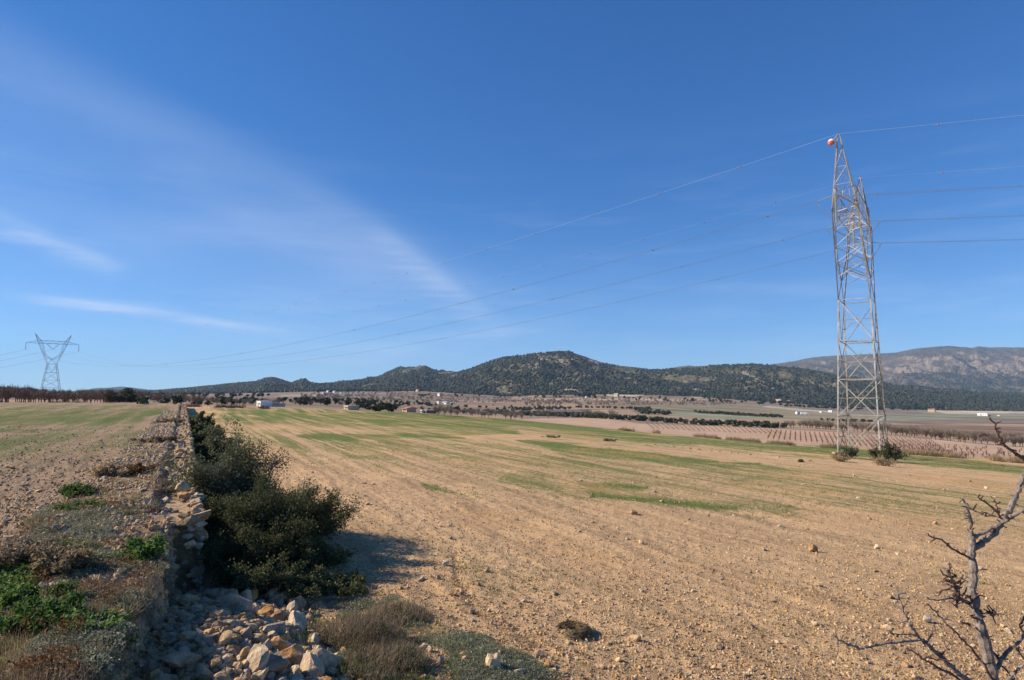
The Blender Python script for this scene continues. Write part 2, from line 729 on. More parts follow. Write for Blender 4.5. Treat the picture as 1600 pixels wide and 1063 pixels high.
def mat_soil(name, light, mid, dark, green, pebble):
    m, t, b = new_mat(name)
    P = pos(t)
    rz = math.atan2(SD[0], SD[1])
    PR = pos(t, stretch=(1, 1, 1), rotz=rz)   # x across the rows, y along them
    n1 = noise(t, P, .35, 4, .6)
    n2 = noise(t, P, 5.0, 6, .65)
    n3 = noise(t, P, 38.0, 4, .7)
    mpr = t.nodes.new('ShaderNodeMapping'); mpr.inputs['Scale'].default_value = (1, .03, 1)
    t.links.new(PR, mpr.inputs[0])
    rows = noise(t, mpr.outputs[0], 2.9, 4, .65, .15)
    rows2 = noise(t, mpr.outputs[0], 1.1, 3, .6, .2)
    f = math_node(t, 'ADD', math_node(t, 'MULTIPLY', n1, .35), math_node(t, 'MULTIPLY', n2, .40))
    f = math_node(t, 'ADD', f, math_node(t, 'MULTIPLY', n3, .25))
    c = ramp(t, f, [(.33, dark), (.5, mid), (.68, light)])
    c = mix_rgb(t, smooth(t, rows, .48, .62, 0, .55), c, dark)
    c = mix_rgb(t, smooth(t, rows2, .50, .66, 0, .30), c, light)
    v = voro(t, P, 16.0)
    st_m = smooth(t, v.outputs['Distance'], .16, .28, 1, 0)
    vsep = t.nodes.new('ShaderNodeSeparateColor'); t.links.new(v.outputs['Color'], vsep.inputs[0])
    st_m = math_node(t, 'MULTIPLY', st_m, smooth(t, vsep.outputs[0], .45, .55, 0, .8))
    c = mix_rgb(t, st_m, c, pebble)
    g = attr_out(t, 'green')
    gm = math_node(t, 'ADD', math_node(t, 'MULTIPLY', rows, .9), math_node(t, 'MULTIPLY', noise(t, P, 9, 4, .7), .9))
    gm = math_node(t, 'ADD', gm, math_node(t, 'MULTIPLY', noise(t, P, .6, 4, .65), .7))
    gm = math_node(t, 'SUBTRACT', gm, 1.25)
    gmask = math_node(t, 'ADD', math_node(t, 'MULTIPLY', g, 1.35), math_node(t, 'MULTIPLY', gm, 2.2))
    gmask = smooth(t, gmask, .2, 1.05, 0, .85)
    gmask = math_node(t, 'MULTIPLY', gmask, smooth(t, g, .0, .45))
    gc = mix_rgb(t, smooth(t, g, .45, 1.1), tuple(green[0]), tuple(green[1]))
    c = mix_rgb(t, gmask, c, gc)
    # dry reddish patches
    c = mix_rgb(t, smooth(t, noise(t, P, .12, 3, .6), .5, .7, 0, .35), c, (light[0] * .95, light[1] * .78, light[2] * .62))
    t.links.new(c, b.inputs['Base Color'])
    b.inputs['Roughness'].default_value = 1.0
    b.inputs['Specular IOR Level'].default_value = .05
    bump(t, b, [(rows, .10, .7), (n2, .09, .9), (n3, .035, .9)])
    return m


M = {}
M['field'] = mat_soil('field_soil', (.74, .495, .275), (.59, .385, .21), (.36, .232, .13),
                      [(.20, .205, .07), (.075, .15, .028)], (.62, .49, .36))
M['terrace'] = mat_soil('terrace_soil', (.44, .315, .215), (.34, .235, .155), (.22, .155, .10),
                        [(.17, .17, .075), (.09, .14, .035)], (.55, .45, .35))

m, t, b = new_mat('valley_land')
P = pos(t)
cc = attr_out(t, 'Col', True)
n1 = noise(t, P, .02, 5, .65); n2 = noise(t, P, .25, 4, .7)
c = mix_rgb(t, smooth(t, n1, .40, .62, 0, .35), cc, mix_rgb(t, 1.0, cc, (.55, .52, .5), 'MULTIPLY'))
c = mix_rgb(t, smooth(t, n2, .5, .7, 0, .35), c, mix_rgb(t, 1.0, cc, (.45, .5, .42), 'MULTIPLY'))
t.links.new(c, b.inputs['Base Color'])
b.inputs['Roughness'].default_value = 1; b.inputs['Specular IOR Level'].default_value = .05
bump(t, b, [(n2, .6, .7)])
M['valley'] = m


def mat_hill(name, scrub, soil, rockc, rock_amt, s=1.0):
    m, t, b = new_mat(name)
    P = pos(t)
    g = t.nodes.new('ShaderNodeNewGeometry')
    sepn = t.nodes.new('ShaderNodeSeparateXYZ'); t.links.new(g.outputs['Normal'], sepn.inputs[0])
    n1 = noise(t, P, .004 / s, 6, .62); n2 = noise(t, P, .03 / s, 5, .7); n3 = noise(t, P, .12 / s, 4, .75)
    f = math_node(t, 'ADD', math_node(t, 'MULTIPLY', n1, .35), math_node(t, 'MULTIPLY', n2, .35))
    f = math_node(t, 'ADD', f, math_node(t, 'MULTIPLY', n3, .3))
    c = ramp(t, f, [(.40, scrub[0]), (.50, scrub[1]), (.60, soil)])
    steep = smooth(t, sepn.outputs[2], .93, .72)
    rm = attr_out(t, 'rock')
    rk = math_node(t, 'ADD', math_node(t, 'MULTIPLY', rm, 1.0), math_node(t, 'MULTIPLY', steep, rock_amt))
    rk = math_node(t, 'ADD', rk, math_node(t, 'MULTIPLY', math_node(t, 'SUBTRACT', n2, .5), 2.2))
    rk = smooth(t, rk, .45, .75)
    rc = mix_rgb(t, smooth(t, n3, .35, .65), (rockc[0] * .55, rockc[1] * .53, rockc[2] * .52), rockc)
    c = mix_rgb(t, rk, c, rc)
    t.links.new(c, b.inputs['Base Color'])
    b.inputs['Roughness'].default_value = 1; b.inputs['Specular IOR Level'].default_value = .03
    bump(t, b, [(n2, 14 * s, .8), (n3, 4 * s, .9)])
    return m


M['hill'] = mat_hill('pine_hill_ground', [(.060, .066, .035), (.12, .112, .07)], (.27, .22, .155), (.42, .36, .30), .25)
M['mountain'] = mat_hill('mountain_rock', [(.06, .055, .04), (.12, .095, .07)], (.17, .13, .095), (.31, .24, .18), .4, 2.2)
M['far_hill'] = mat_hill('far_hill_ground', [(.035, .045, .03), (.05, .06, .04)], (.07, .07, .05), (.2, .18, .15), .0, 3)


def mat_leaf(name, c1, c2, c3=None, transl=.25, sc_=3.0, rough=.6):
    m, t, b = new_mat(name)
    P = pos(t)
    oi = t.nodes.new('ShaderNodeObjectInfo')
    n1 = noise(t, P, sc_, 3, .6)
    gi = t.nodes.new('ShaderNodeNewGeometry')
    f = math_node(t, 'ADD', math_node(t, 'MULTIPLY', n1, .6), math_node(t, 'MULTIPLY', gi.outputs['Random Per Island'], .4))
    stops = [(.35, c1), (.62, c2)]
    if c3: stops.append((.8, c3))
    c = ramp(t, f, stops)
    hs = t.nodes.new('ShaderNodeHueSaturation')
    t.links.new(math_node(t, 'ADD', .72, math_node(t, 'MULTIPLY', oi.outputs['Random'], .56)), hs.inputs['Value'])
    t.links.new(c, hs.inputs['Color'])
    t.links.new(hs.outputs[0], b.inputs['Base Color'])
    b.inputs['Roughness'].default_value = rough
    b.inputs['Specular IOR Level'].default_value = .2
    if transl:
        tr = t.nodes.new('ShaderNodeBsdfTranslucent')
        t.links.new(hs.outputs[0], tr.inputs[0])
        mx = t.nodes.new('ShaderNodeMixShader')
        mx.inputs[0].default_value = transl
        t.links.new(b.outputs[0], mx.inputs[1]); t.links.new(tr.outputs[0], mx.inputs[2])
        t.links.new(mx.outputs[0], t.nodes['Material Output'].inputs[0])
    return m


M['shrub_leaf'] = mat_leaf('shrub_leaf', (.055, .065, .024), (.11, .12, .048), (.20, .195, .095), .35)
M['shrub_grey'] = mat_leaf('shrub_leaf_grey', (.07, .075, .035), (.14, .145, .075), (.23, .22, .14), .35)
M['pine'] = mat_leaf('pine_needles', (.022, .036, .016), (.045, .062, .028), (.075, .09, .045), .1, .5)
M['forest'] = mat_leaf('forest_crowns', (.020, .026, .016), (.035, .041, .024), (.066, .066, .040), .05, .02)
M['olive'] = mat_leaf('olive_leaf', (.055, .065, .040), (.10, .112, .07), (.16, .17, .12), .1, 1.0)
M['twig_brown'] = mat_leaf('bare_twigs', (.085, .052, .040), (.15, .095, .072), (.22, .15, .12), 0, .8)
M['twig_grey'] = mat_leaf('grey_twigs', (.13, .10, .075), (.22, .175, .135), (.32, .265, .21), 0, .8)
M['dry'] = mat_leaf('dry_grass', (.22, .16, .085), (.38, .285, .16), (.52, .42, .27), .35, 4)
M['grass'] = mat_leaf('green_grass', (.07, .11, .022), (.13, .185, .042), (.25, .27, .09), .4, 2)
M['weed'] = mat_leaf('green_weed', (.06, .11, .025), (.12, .20, .045), (.22, .28, .08), .4, 5)
M['silver'] = mat_leaf('silver_leaf', (.17, .18, .11), (.31, .31, .21), (.48, .46, .36), .3, 6)
M['russet'] = mat_leaf('russet_leaf', (.13, .055, .025), (.26, .12, .045), (.36, .22, .08), .25, 5)
M['lavender_dry'] = mat_leaf('dead_weed', (.18, .13, .08), (.30, .225, .145), (.42, .33, .22), .3, 5)


def mat_stone(name, base, lich=.35, dark=.5, sat=(.9, .4)):
    m, t, b = new_mat(name)
    P = pos(t)
    oi = t.nodes.new('ShaderNodeObjectInfo')
    n1 = noise(t, P, 7, 5, .65); n2 = noise(t, P, 40, 4, .7); n3 = noise(t, P, 3, 4, .6)
    c = ramp(t, n1, [(.3, tuple(x * .55 for x in base)), (.5, base), (.7, tuple(min(1, x * 1.3) for x in base))])
    c = mix_rgb(t, smooth(t, n3, .50, .62, 0, lich), c, (base[0] * 1.05, base[1] * .82, base[2] * .62))
    c = mix_rgb(t, smooth(t, n2, .58, .72, 0, dark), c, (.09, .08, .065))
    c = mix_rgb(t, smooth(t, noise(t, P, 14, 3, .6), .62, .70, 0, .5), c, (.52, .48, .38))
    hs = t.nodes.new('ShaderNodeHueSaturation')
    t.links.new(math_node(t, 'ADD', .75, math_node(t, 'MULTIPLY', oi.outputs['Random'], .45)), hs.inputs['Value'])
    t.links.new(math_node(t, 'ADD', sat[0], math_node(t, 'MULTIPLY', oi.outputs['Random'], sat[1])), hs.inputs['Saturation'])
    t.links.new(c, hs.inputs['Color'])
    t.links.new(hs.outputs[0], b.inputs['Base Color'])
    b.inputs['Roughness'].default_value = .95
    b.inputs['Specular IOR Level'].default_value = .15
    bump(t, b, [(n1, .06, .9), (n2, .02, .9)])
    return m


M['stone'] = mat_stone('limestone', (.45, .33, .215))
M['stone_pale'] = mat_stone('pale_limestone', (.54, .43, .31), .3, .3)
M['stone_orange'] = mat_stone('orange_limestone', (.46, .30, .18), .3, .3)
M['stone_grey'] = mat_stone('grey_limestone', (.43, .305, .195), .25, .3)
M['clod'] = mat_stone('soil_clod', (.46, .31, .185), .1, .0)
M['clod_light'] = mat_stone('light_clod', (.58, .43, .28), .1, .0)
M['mortar'] = mat_stone('earth_fill', (.40, .29, .19), .3, .1)


def mat_plain(name, c, rough=.7, spec=.3, metal=0, var=.2, s=3.0, bmp=0):
    m, t, b = new_mat(name)
    P = pos(t)
    n1 = noise(t, P, s, 4, .6)
    col = ramp(t, n1, [(.35, tuple(x * (1 - var) for x in c)), (.65, tuple(min(1, x * (1 + var)) for x in c))])
    t.links.new(col, b.inputs['Base Color'])
    b.inputs['Roughness'].default_value = rough
    b.inputs['Specular IOR Level'].default_value = spec
    b.inputs['Metallic'].default_value = metal
    if bmp: bump(t, b, [(n1, bmp, .6)])
    return m


M['steel'] = mat_plain('galvanised_steel', (.40, .37, .33), .6, .4, .25, .28, 1.2)
M['steel_rust'] = mat_plain('weathered_steel', (.27, .215, .165), .7, .3, .1, .3, 1.5)
M['steel_far'] = mat_plain('dull_steel', (.24, .25, .27), .7, .2, 0, .15, .5)
M['wire'] = mat_plain('aluminium_wire', (.20, .20, .21), .95, .03, 0, .1, 1)
M['wire_light'] = mat_plain('bright_wire', (.62, .62, .62), .9, .05, 0, .1, 1)
M['insul'] = mat_plain('insulator_glass', (.30, .30, .27), .3, .5, 0, .15, 5)
M['red_dot'] = mat_plain('diverter_plastic', (.30, .10, .08), .6, .3, 0, .2, 5)
M['white'] = mat_plain('whitewash', (.78, .76, .72), .8, .2, 0, .06, .5)
M['cream'] = mat_plain('cream_render', (.52, .40, .27), .85, .2, 0, .12, .6)
M['orange'] = mat_plain('orange_render', (.66, .34, .22), .85, .2, 0, .08, .6)
M['roof'] = mat_plain('clay_tile', (.34, .19, .12), .85, .2, 0, .2, 1.5)
M['greyroof'] = mat_plain('fibre_sheet', (.36, .35, .35), .85, .2, 0, .12, 1)
M['dark'] = mat_plain('dark_opening', (.045, .045, .05), .5, .4, 0, .1, 1)
M['wood'] = mat_plain('door_wood', (.16, .10, .06), .7, .3, 0, .2, 1)
M['bark'] = mat_plain('almond_bark', (.19, .15, .125), .85, .25, 0, .45, 45, .01)
M['bark_red'] = mat_plain('young_bark', (.13, .07, .055), .7, .3, 0, .35, 45, .006)
M['trunk'] = mat_plain('trunk_bark', (.10, .075, .06), .9, .15, 0, .3, 4)
M['trunk_red'] = mat_plain('orchard_trunk', (.13, .07, .05), .9, .15, 0, .3, 4)
M['ball_w'] = mat_plain('ball_white', (.78, .74, .70), .5, .3, 0, .03, 1)
M['ball_r'] = mat_plain('ball_orange', (.75, .16, .05), .5, .3, 0, .05, 1)

# ------------------------------------------------------------------ land
phis = np.radians(np.concatenate([np.arange(-88, -46, .8), np.arange(-46, 46, .14), np.arange(46, 88.1, .8)]))
rs = np.exp(np.linspace(math.log(.8), math.log(185), 400))
PH, RR = np.meshgrid(phis, rs, indexing='xy')
GX, GY = RR * np.sin(PH), RR * np.cos(PH)


def seg_d(px, py, pts, asp=1.0):
    d = np.full(px.shape, 1e9)
    for (x0, y0), (x1, y1) in zip(pts[:-1], pts[1:]):
        dx, dy = x1 - x0, y1 - y0
        k = np.clip(((px - x0) * dx + (py - y0) * dy) / (dx * dx + dy * dy), 0, 1)
        d = np.minimum(d, np.hypot(px - x0 - k * dx, (py - y0 - k * dy)))
    return d


def green_mask(px, py):
    g = np.zeros(px.shape)

    def band(pts, w, a):
        nonlocal g
        d = seg_d(px, py, pts)
        g = np.maximum(g, a * np.exp(-(d / w) ** 2))
    # far drilled strip
    band([(560, 643), (700, 648), (800, 656), (900, 664), (1000, 675)], 7, 1.35)
    band([(700, 652), (800, 662), (940, 676), (1100, 690), (1250, 703)], 9, 1.05)
    band([(1000, 684), (1200, 698), (1400, 716), (1600, 736)], 10, 1.05)
    band([(1100, 690), (1170, 694)], 5, 1.0)
    band([(1420, 726), (1600, 745)], 6, .75)
    # bright sprouts
    band([(860, 692), (950, 703), (1060, 715), (1150, 722)], 6.5, 1.35)
    band([(1000, 712), (1120, 722), (1220, 728)], 5, 1.0)
    band([(880, 706), (1080, 726), (1220, 740)], 14, .75)
    band([(490, 681), (600, 684), (690, 681), (760, 684)], 6, 1.0)
    band([(820, 745), (960, 765), (1100, 785), (1260, 798)], 22, .50)
    band([(850, 752), (920, 760)], 6, .55)
    band([(960, 772), (1080, 785), (1180, 795)], 9, .95)
    band([(940, 756), (1060, 765)], 5, .8)
    band([(1200, 780), (1400, 790), (1600, 800)], 26, .30)
    band([(690, 758), (780, 782)], 7, .75)
    band([(340, 646), (480, 650), (620, 658), (760, 670)], 17, .9)
    band([(300, 690), (400, 690), (640, 700), (900, 722), (1200, 752), (1600, 790)], 40, .48)
    band([(780, 668), (900, 682), (1040, 692)], 9, .6)
    band([(700, 850), (900, 900), (1600, 940)], 70, .10)
    # terrace
    band([(-60, 650), (60, 648), (160, 650), (250, 652)], 20, .85)
    band([(-40, 672), (50, 672)], 6, .95)
    band([(170, 650), (215, 651)], 5, .9)
    band([(-60, 705), (120, 690), (230, 680)], 34, .62)
    band([(-60, 900), (120, 960), (200, 1060)], 70, .45)
    return g


GZ = ground_h(GX, GY)
PXg, PYg = project(GX, GY, GZ)
Sg, Tg = st(GX, GY)
wx_ = (fbm(GX * .09, GY * .09, 4, 71) - .5); wy_ = (fbm(GX * .13, GY * .13, 4, 72) - .5)
GREEN = green_mask(PXg + wx_ * 150, PYg + wy_ * np.clip((PYg - 640) * .28, 4, 40)) * np.clip(.15 + 1.75 * fbm(Sg * .07, Tg * 1.3, 3, 73), .2, 1.5) * (GY > 2)
# gentle wheel rut curving over the field
rut = np.exp(-(seg_d(PXg, PYg, [(712, 865), (716, 905), (740, 945), (800, 985), (870, 1020)]) / 7) ** 2) * (GY > 3) * (GY < 14)
GZ = GZ - rut * .035
nr, nc = GX.shape
idx = np.arange(nr * nc).reshape(nr, nc)
Fq = np.stack([idx[:-1, :-1], idx[:-1, 1:], idx[1:, 1:], idx[1:, :-1]], -1).reshape(-1, 4)
Vall = np.stack([GX, GY, GZ], -1).reshape(-1, 3)
sF, tF = Sg.ravel()[Fq].mean(1), Tg.ravel()[Fq].mean(1)
rF = RR.ravel()[Fq].mean(1)
teF = np.interp(sF, BANK_S, BANK_T)
is_ter = tF < np.where(sF > 9.2, -.2, teF - .03)


def sub_mesh(name, sel, mat):
    F = Fq[sel]
    u, inv = np.unique(F, return_inverse=True)
    me = make_mesh(name, Vall[u], inv.reshape(-1, 4), mat, True, attrs={'green': GREEN.ravel()[u]})
    o = put(name, me)
    o['kind'] = 'structure'
    return o


YF = GY.ravel()[Fq].mean(1)
pxF = PXg.ravel()[Fq].mean(1)
inside = YF < edge_y(pxF) * 1.0 + 6
sub_mesh('ploughed_field', (~is_ter) & inside, M['field'])
sub_mesh('upper_terrace', is_ter & inside, M['terrace'])

# valley land
EDW = 86
vph = np.radians(np.arange(-56, 56, .09))
vr = np.exp(np.linspace(math.log(84), math.log(3600), 330))
VP, VR = np.meshgrid(vph, vr, indexing='xy')
VY = VR; VX = VR * np.tan(VP)
VZ = ground_h(VX, VY, fine=False)
VZ = VZ + (fbm(VX * .02, VY * .02, 3, 77) - .5) * .9 * sstep(VY, 150, 400)
PXv = 800 + FPX * (VX / VY) * .997
lowlap = sstep(VY, edge_y(PXv) * 1.0 + 8, edge_y(PXv) - 6)
VZ = VZ - lowlap * .5
PXv, PYv = project(VX, VY, VZ)
TAN = (.40, .28, .19); PINK = (.50, .34, .235); GREY = (.27, .20, .145); SAGE = (.30, .255, .17)
TEAL = (.275, .27, .19); BROWN = (.26, .175, .125); PALE = (.55, .45, .33); PURP = (.19, .165, .165); OLV = (.13, .135, .075)
base_col = np.zeros(VX.shape + (3,))
nz = fbm(VX * .006, VY * .004, 4, 21)[..., None]
base_col[:] = np.array(GREY) * (1 - nz) + np.array((.30, .225, .165)) * nz
POLY = [
    ([(930, 652), (1000, 662), (1200, 669), (1300, 675), (1420, 682), (1560, 694), (1700, 700), (1900, 760), (1200, 720), (900, 690), (760, 657)], PINK),
    ([(1040, 632), (1200, 632), (1330, 640), (1600, 646), (1900, 648), (1900, 657), (1600, 655), (1380, 658), (1200, 656), (1040, 648)], SAGE),
    ([(1370, 648), (1600, 647), (1900, 647), (1900, 653), (1600, 653), (1430, 657), (1370, 657)], TEAL),
    ([(1040, 643), (1200, 650), (1200, 655), (1130, 655), (1050, 650)], TEAL),
    ([(1340, 657), (1420, 658), (1600, 655), (1900, 656), (1900, 664), (1600, 663), (1400, 662), (1330, 660)], (.25, .205, .17)),
    ([(1000, 652), (1130, 656), (1220, 655), (1330, 659), (1420, 662), (1600, 663), (1900, 665), (1900, 700), (1600, 696), (1400, 680), (1200, 667), (1060, 661)], TAN),
    ([(1290, 664), (1450, 664), (1650, 668), (1900, 672), (1900, 684), (1600, 680), (1400, 672)], BROWN),
    ([(1360, 676), (1500, 678), (1600, 684), (1600, 688), (1450, 684)], TAN),
    ([(1440, 638), (1600, 637), (1900, 636), (1900, 646), (1600, 646), (1480, 647)], PALE),
    ([(1190, 628), (1330, 638), (1440, 638), (1440, 647), (1340, 645), (1190, 633)], (.27, .22, .18)),
    ([(1195, 634), (1260, 640), (1320, 645), (1320, 646), (1250, 642), (1190, 636)], PALE),
    ([(815, 643), (930, 639), (945, 641), (900, 652), (820, 650)], PURP),
    ([(925, 640), (985, 641), (998, 648), (960, 655), (905, 652)], TAN),
    ([(998, 648), (1060, 650), (1130, 655), (1140, 661), (1000, 656)], TAN),
    ([(985, 633), (1040, 632), (1090, 643), (1060, 647), (1000, 640)], SAGE),
    ([(800, 633), (890, 632), (1000, 635), (1000, 638), (880, 640), (800, 637)], TAN),
    ([(800, 621), (900, 623), (1000, 622), (1180, 625), (1200, 628), (1000, 626), (880, 626), (800, 624)], (.44, .32, .22)),
    ([(945, 612), (1003, 611), (1006, 619), (950, 620)], PALE),
    ([(1082, 617), (1100, 616), (1100, 622), (1080, 622)], PALE),
    ([(826, 614), (845, 614), (850, 620), (822, 621)], (.46, .31, .22)),
    ([(1100, 622), (1190, 619), (1200, 628), (1110, 627)], (.33, .25, .18)),
    ([(460, 612), (560, 611), (640, 618), (560, 623), (460, 621), (400, 618)], (.29, .23, .19)),
    ([(400, 617), (520, 617.5), (520, 619.5), (400, 620)], (.42, .33, .25)),
    ([(200, 634), (330, 634), (420, 636), (560, 640), (560, 644), (200, 640)], (.38, .28, .19)),
    ([(340, 613.5), (420, 611.5), (440, 619), (340, 621)], (.27, .21, .18)),
    ([(560, 646), (800, 650), (820, 656), (700, 650)], TAN),
    ([(720, 633), (800, 632), (800, 636), (740, 637)], TAN),
    ([(680, 625), (780, 627), (860, 631), (860, 633), (760, 630)], (.36, .25, .18)),
    ([(660, 619), (760, 622), (760, 624.5), (670, 622)], (.34, .25, .20)),
    ([(614, 606.5), (655, 606.5), (655, 610), (612, 610)], PALE),
]


def in_poly(px, py, poly):
    r = np.zeros(px.shape, bool)
    n = len(poly)
    for i in range(n):
        x0, y0 = poly[i]; x1, y1 = poly[(i + 1) % n]
        c = ((y0 > py) != (y1 > py)) & (px < (x1 - x0) * (py - y0) / (y1 - y0 + 1e-9) + x0)
        r ^= c
    return r


wob = (fbm(VX * .03, VY * .02, 3, 5) - .5)
for poly, colr in POLY:
    s_ = in_poly(PXv + wob * 10, PYv + wob * 1.2, poly)
    base_col[s_] = colr
left_strip = (PXv < 340) & (VY < 240)
base_col[left_strip] = (.40, .27, .18)
vrn = fbm(VX / VY * 9 + 3, np.log(VY) * 62 + VX / VY * 14, 3, 61)[..., None]
base_col *= 1 - .38 * sstep(vrn, .48, .66) * sstep(VY, 180, 420)[..., None] + .10 * sstep(1 - vrn, .5, .7)
base_col *= .92 + .16 * fbm(VX * .01, VY * .15, 3, 61)[..., None]
nr, nc = VX.shape
idx = np.arange(nr * nc).reshape(nr, nc)
Fv = np.stack([idx[:-1, :-1], idx[:-1, 1:], idx[1:, 1:], idx[1:, :-1]], -1).reshape(-1, 4)
rgba = np.concatenate([base_col, np.ones(VX.shape + (1,))], -1).reshape(-1, 4)
o = put('valley_floor', make_mesh('valley_floor', np.stack([VX, VY, VZ], -1).reshape(-1, 3), Fv, M['valley'], True, attrs={'Col': rgba}))
o['kind'] = 'structure'
# ground sheet that carries the land on under and beyond everything
Vs = [(-30000, -300, -3), (30000, -300, -3), (30000, 78, -9), (-30000, 78, -3), ]
gs = MB().add([(-12000, -250, -85), (12000, -250, -85), (12000, 12000, -85), (-12000, 12000, -85)], [(0, 1, 2, 3)])
me = gs.mesh('plain', M['valley'])
o = put('plain', me); o['kind'] = 'structure'
at_ = me.attributes.new('Col', 'FLOAT_COLOR', 'POINT')
at_.data.foreach_set('color', [.25, .22, .15, 1] * 4)

# ------------------------------------------------------------------ hills
FOREST = []


def hill(name, ridge, Yf, Yr, foot, mat, step=.12, n_q=70, amp=18, gsc=.006, seed=0, shape=1.2, rockband=None, trees=0, tsize=3.2,
         tree_q=(0, 1.0), tree_cut=.40, jag=.6, back=.5):
    rx = np.array([r[0] for r in ridge], float); ry = np.array([r[1] for r in ridge], float)
    px = np.arange(rx[0], rx[-1], FPX * math.radians(step))
    q = np.concatenate([np.linspace(0, 1, n_q), np.linspace(1, 1 + back, 8)[1:]])
    PXh, Q = np.meshgrid(px, q, indexing='xy')
    row_r = np.interp(PXh, rx, ry) + (fbm(PXh * .12, PXh * 0, 3, seed) - .5) * jag
    fy = np.array(foot, float)
    fixed = np.interp(PXh, fy[:, 0], fy[:, 1])
    yr = np.interp(PXh, rx, np.interp(rx, [rx[0], rx[-1]], [Yr, Yr])) * (1 + .10 * (fbm(PXh * .01, PXh * 0, 2, seed + 3) - .5))
    yf = Yf * (1 + .12 * (fbm(PXh * .012, PXh * 0 + 5, 2, seed + 4) - .5))
    Qc = np.clip(Q, 0, 1)
    Y = yf + (yr - yf) * Q
    a, br = ray(PXh, row_r)
    zr = EYE[2] + br * yr
    zf = ground_h(a * yf, yf, fine=False) - 1.5 if Yf < 3300 else EYE[2] + ray(PXh, fixed)[1] * yf
    X = a * Y
    g = Qc ** shape
    z = zf + (zr - zf) * g
    hgt = np.clip((zr - zf), 5, None)
    env = np.sin(np.pi * np.clip(Qc, 0, 1)) ** .8
    rn = fbm(X * gsc + Y * gsc * .25, Y * gsc * .45, 5, seed + 9, ridge=True) - .55
    fn = fbm(X * gsc * 4, Y * gsc * 3, 4, seed + 19) - .5
    z = z + env * hgt * (amp * rn + amp * .35 * fn)
    over = np.clip(Q - 1, 0, None)
    z = z - over * hgt * 1.6
    _, lim = ray(PXh, row_r)
    z = np.minimum(z, EYE[2] + lim * Y + 0 * z) if True else z
    rockm = np.zeros(X.shape)
    PYh = project(X, Y, z)[1]
    if rockband:
        for pts, w, am in rockband:
            rockm = np.maximum(rockm, am * np.exp(-(seg_d(PXh, PYh, pts) / w) ** 2))
    nr, nc = X.shape
    idx = np.arange(nr * nc).reshape(nr, nc)
    F = np.stack([idx[:-1, :-1], idx[:-1, 1:], idx[1:, 1:], idx[1:, :-1]], -1).reshape(-1, 4)
    o = put(name, make_mesh(name, np.stack([X, Y, z], -1).reshape(-1, 3), F, mat, True, attrs={'rock': rockm.ravel()}))
    o['kind'] = 'structure'
    if trees:
        g_ = np.random.default_rng(seed + 100)
        N_ = trees * 3
        fi = g_.uniform(tree_q[0], tree_q[1], N_) * (n_q - 1); fj = g_.uniform(0, nc - 1.01, N_)
        i0 = np.clip(fi.astype(int), 0, n_q - 2); j0 = fj.astype(int)
        u, v = (fi - i0), (fj - j0)

        def bl(A):
            return (A[i0, j0] * (1 - u) * (1 - v) + A[i0 + 1, j0] * u * (1 - v) + A[i0, j0 + 1] * (1 - u) * v + A[i0 + 1, j0 + 1] * u * v)
        TX, TY, TZ, RM = bl(X), bl(Y), bl(z), bl(rockm)
        dens = .5 + 1.5 * (fbm(TX * .007, TY * .004, 5, seed + 55) - .5) + .30 * (1 - fi / (n_q - 1)) - .55 * RM
        keep = (dens > tree_cut + .25 * g_.random(N_)) & (RM < .5 * g_.random(N_) + .3)
        k = np.where(keep)[0][:trees]
        s_ = tsize * g_.uniform(.35, 1.0, len(k)) ** 1.3 * 1.75
        FOREST.append((np.stack([TX[k], TY[k], TZ[k] + s_ * .35], 1), s_))
    return o


hill('distant_blue_hills', [(80, 614), (130, 610), (150, 606.5), (170, 606), (190, 604), (210, 606), (235, 609.5), (262, 611), (330, 612), (400, 611)],
     5000, 7500, [(80, 618), (400, 618)], M['far_hill'], .12, 30, .2, .001, 3)
hill('distant_ridge', [(985, 582), (1020, 579), (1040, 577), (1060, 573), (1078, 571), (1090, 573), (1120, 574), (1170, 576)],
     5200, 6800, [(985, 600), (1170, 600)], M['mountain'], .12, 30, .2, .002, 4)
hill('rocky_mountain', [(1150, 576), (1190, 571.5), (1210, 568.5), (1240, 564.5), (1270, 558.5), (1300, 556), (1340, 554.5), (1400, 551), (1420, 547),
                        (1440, 543.5), (1480, 540.5), (1500, 542), (1520, 543.5), (1530, 541), (1545, 543), (1600, 543), (1700, 545), (1800, 552), (1950, 560)],
     3600, 6200, [(1150, 606), (1400, 612), (1600, 618), (1950, 618)], M['mountain'], .08, 110, .60, .0028, 14, shape=1.7,
     rockband=[([(1380, 583), (1450, 575), (1530, 568), (1620, 566), (1800, 566)], 9, .55), ([(1425, 572), (1452, 567)], 6, .9),
               ([(1500, 580), (1560, 572), (1600, 570)], 7, .9), ([(1400, 558), (1600, 552)], 8, .35), ([(1250, 566), (1330, 566)], 6, .3)],
     trees=26000, tsize=6.5, tree_q=(0, .55), tree_cut=.42, jag=1.2)
hill('left_pine_hills', [(120, 612), (200, 611), (240, 611.5), (300, 606.5), (330, 604), (350, 601.5), (400, 597), (415, 592), (425, 590.5), (437, 593), (447, 597), (455, 599),
                         (465, 596), (474, 591.5), (477, 593), (485, 597), (500, 600), (520, 598.5), (545, 595.5), (565, 594), (575, 590.5), (590, 590), (600, 585), (612, 579), (625, 573.5),
                         (645, 574), (655, 572), (665, 571), (673, 575), (685, 579), (700, 580), (725, 582), (800, 590)],
     1500, 2900, [(120, 618), (300, 616.5), (420, 613), (520, 611.5), (600, 606), (680, 611), (800, 615)], M['hill'], .09, 80, .35, .005, 24, shape=1.25,
     trees=34000, tsize=4.6, tree_cut=.26, jag=.8)
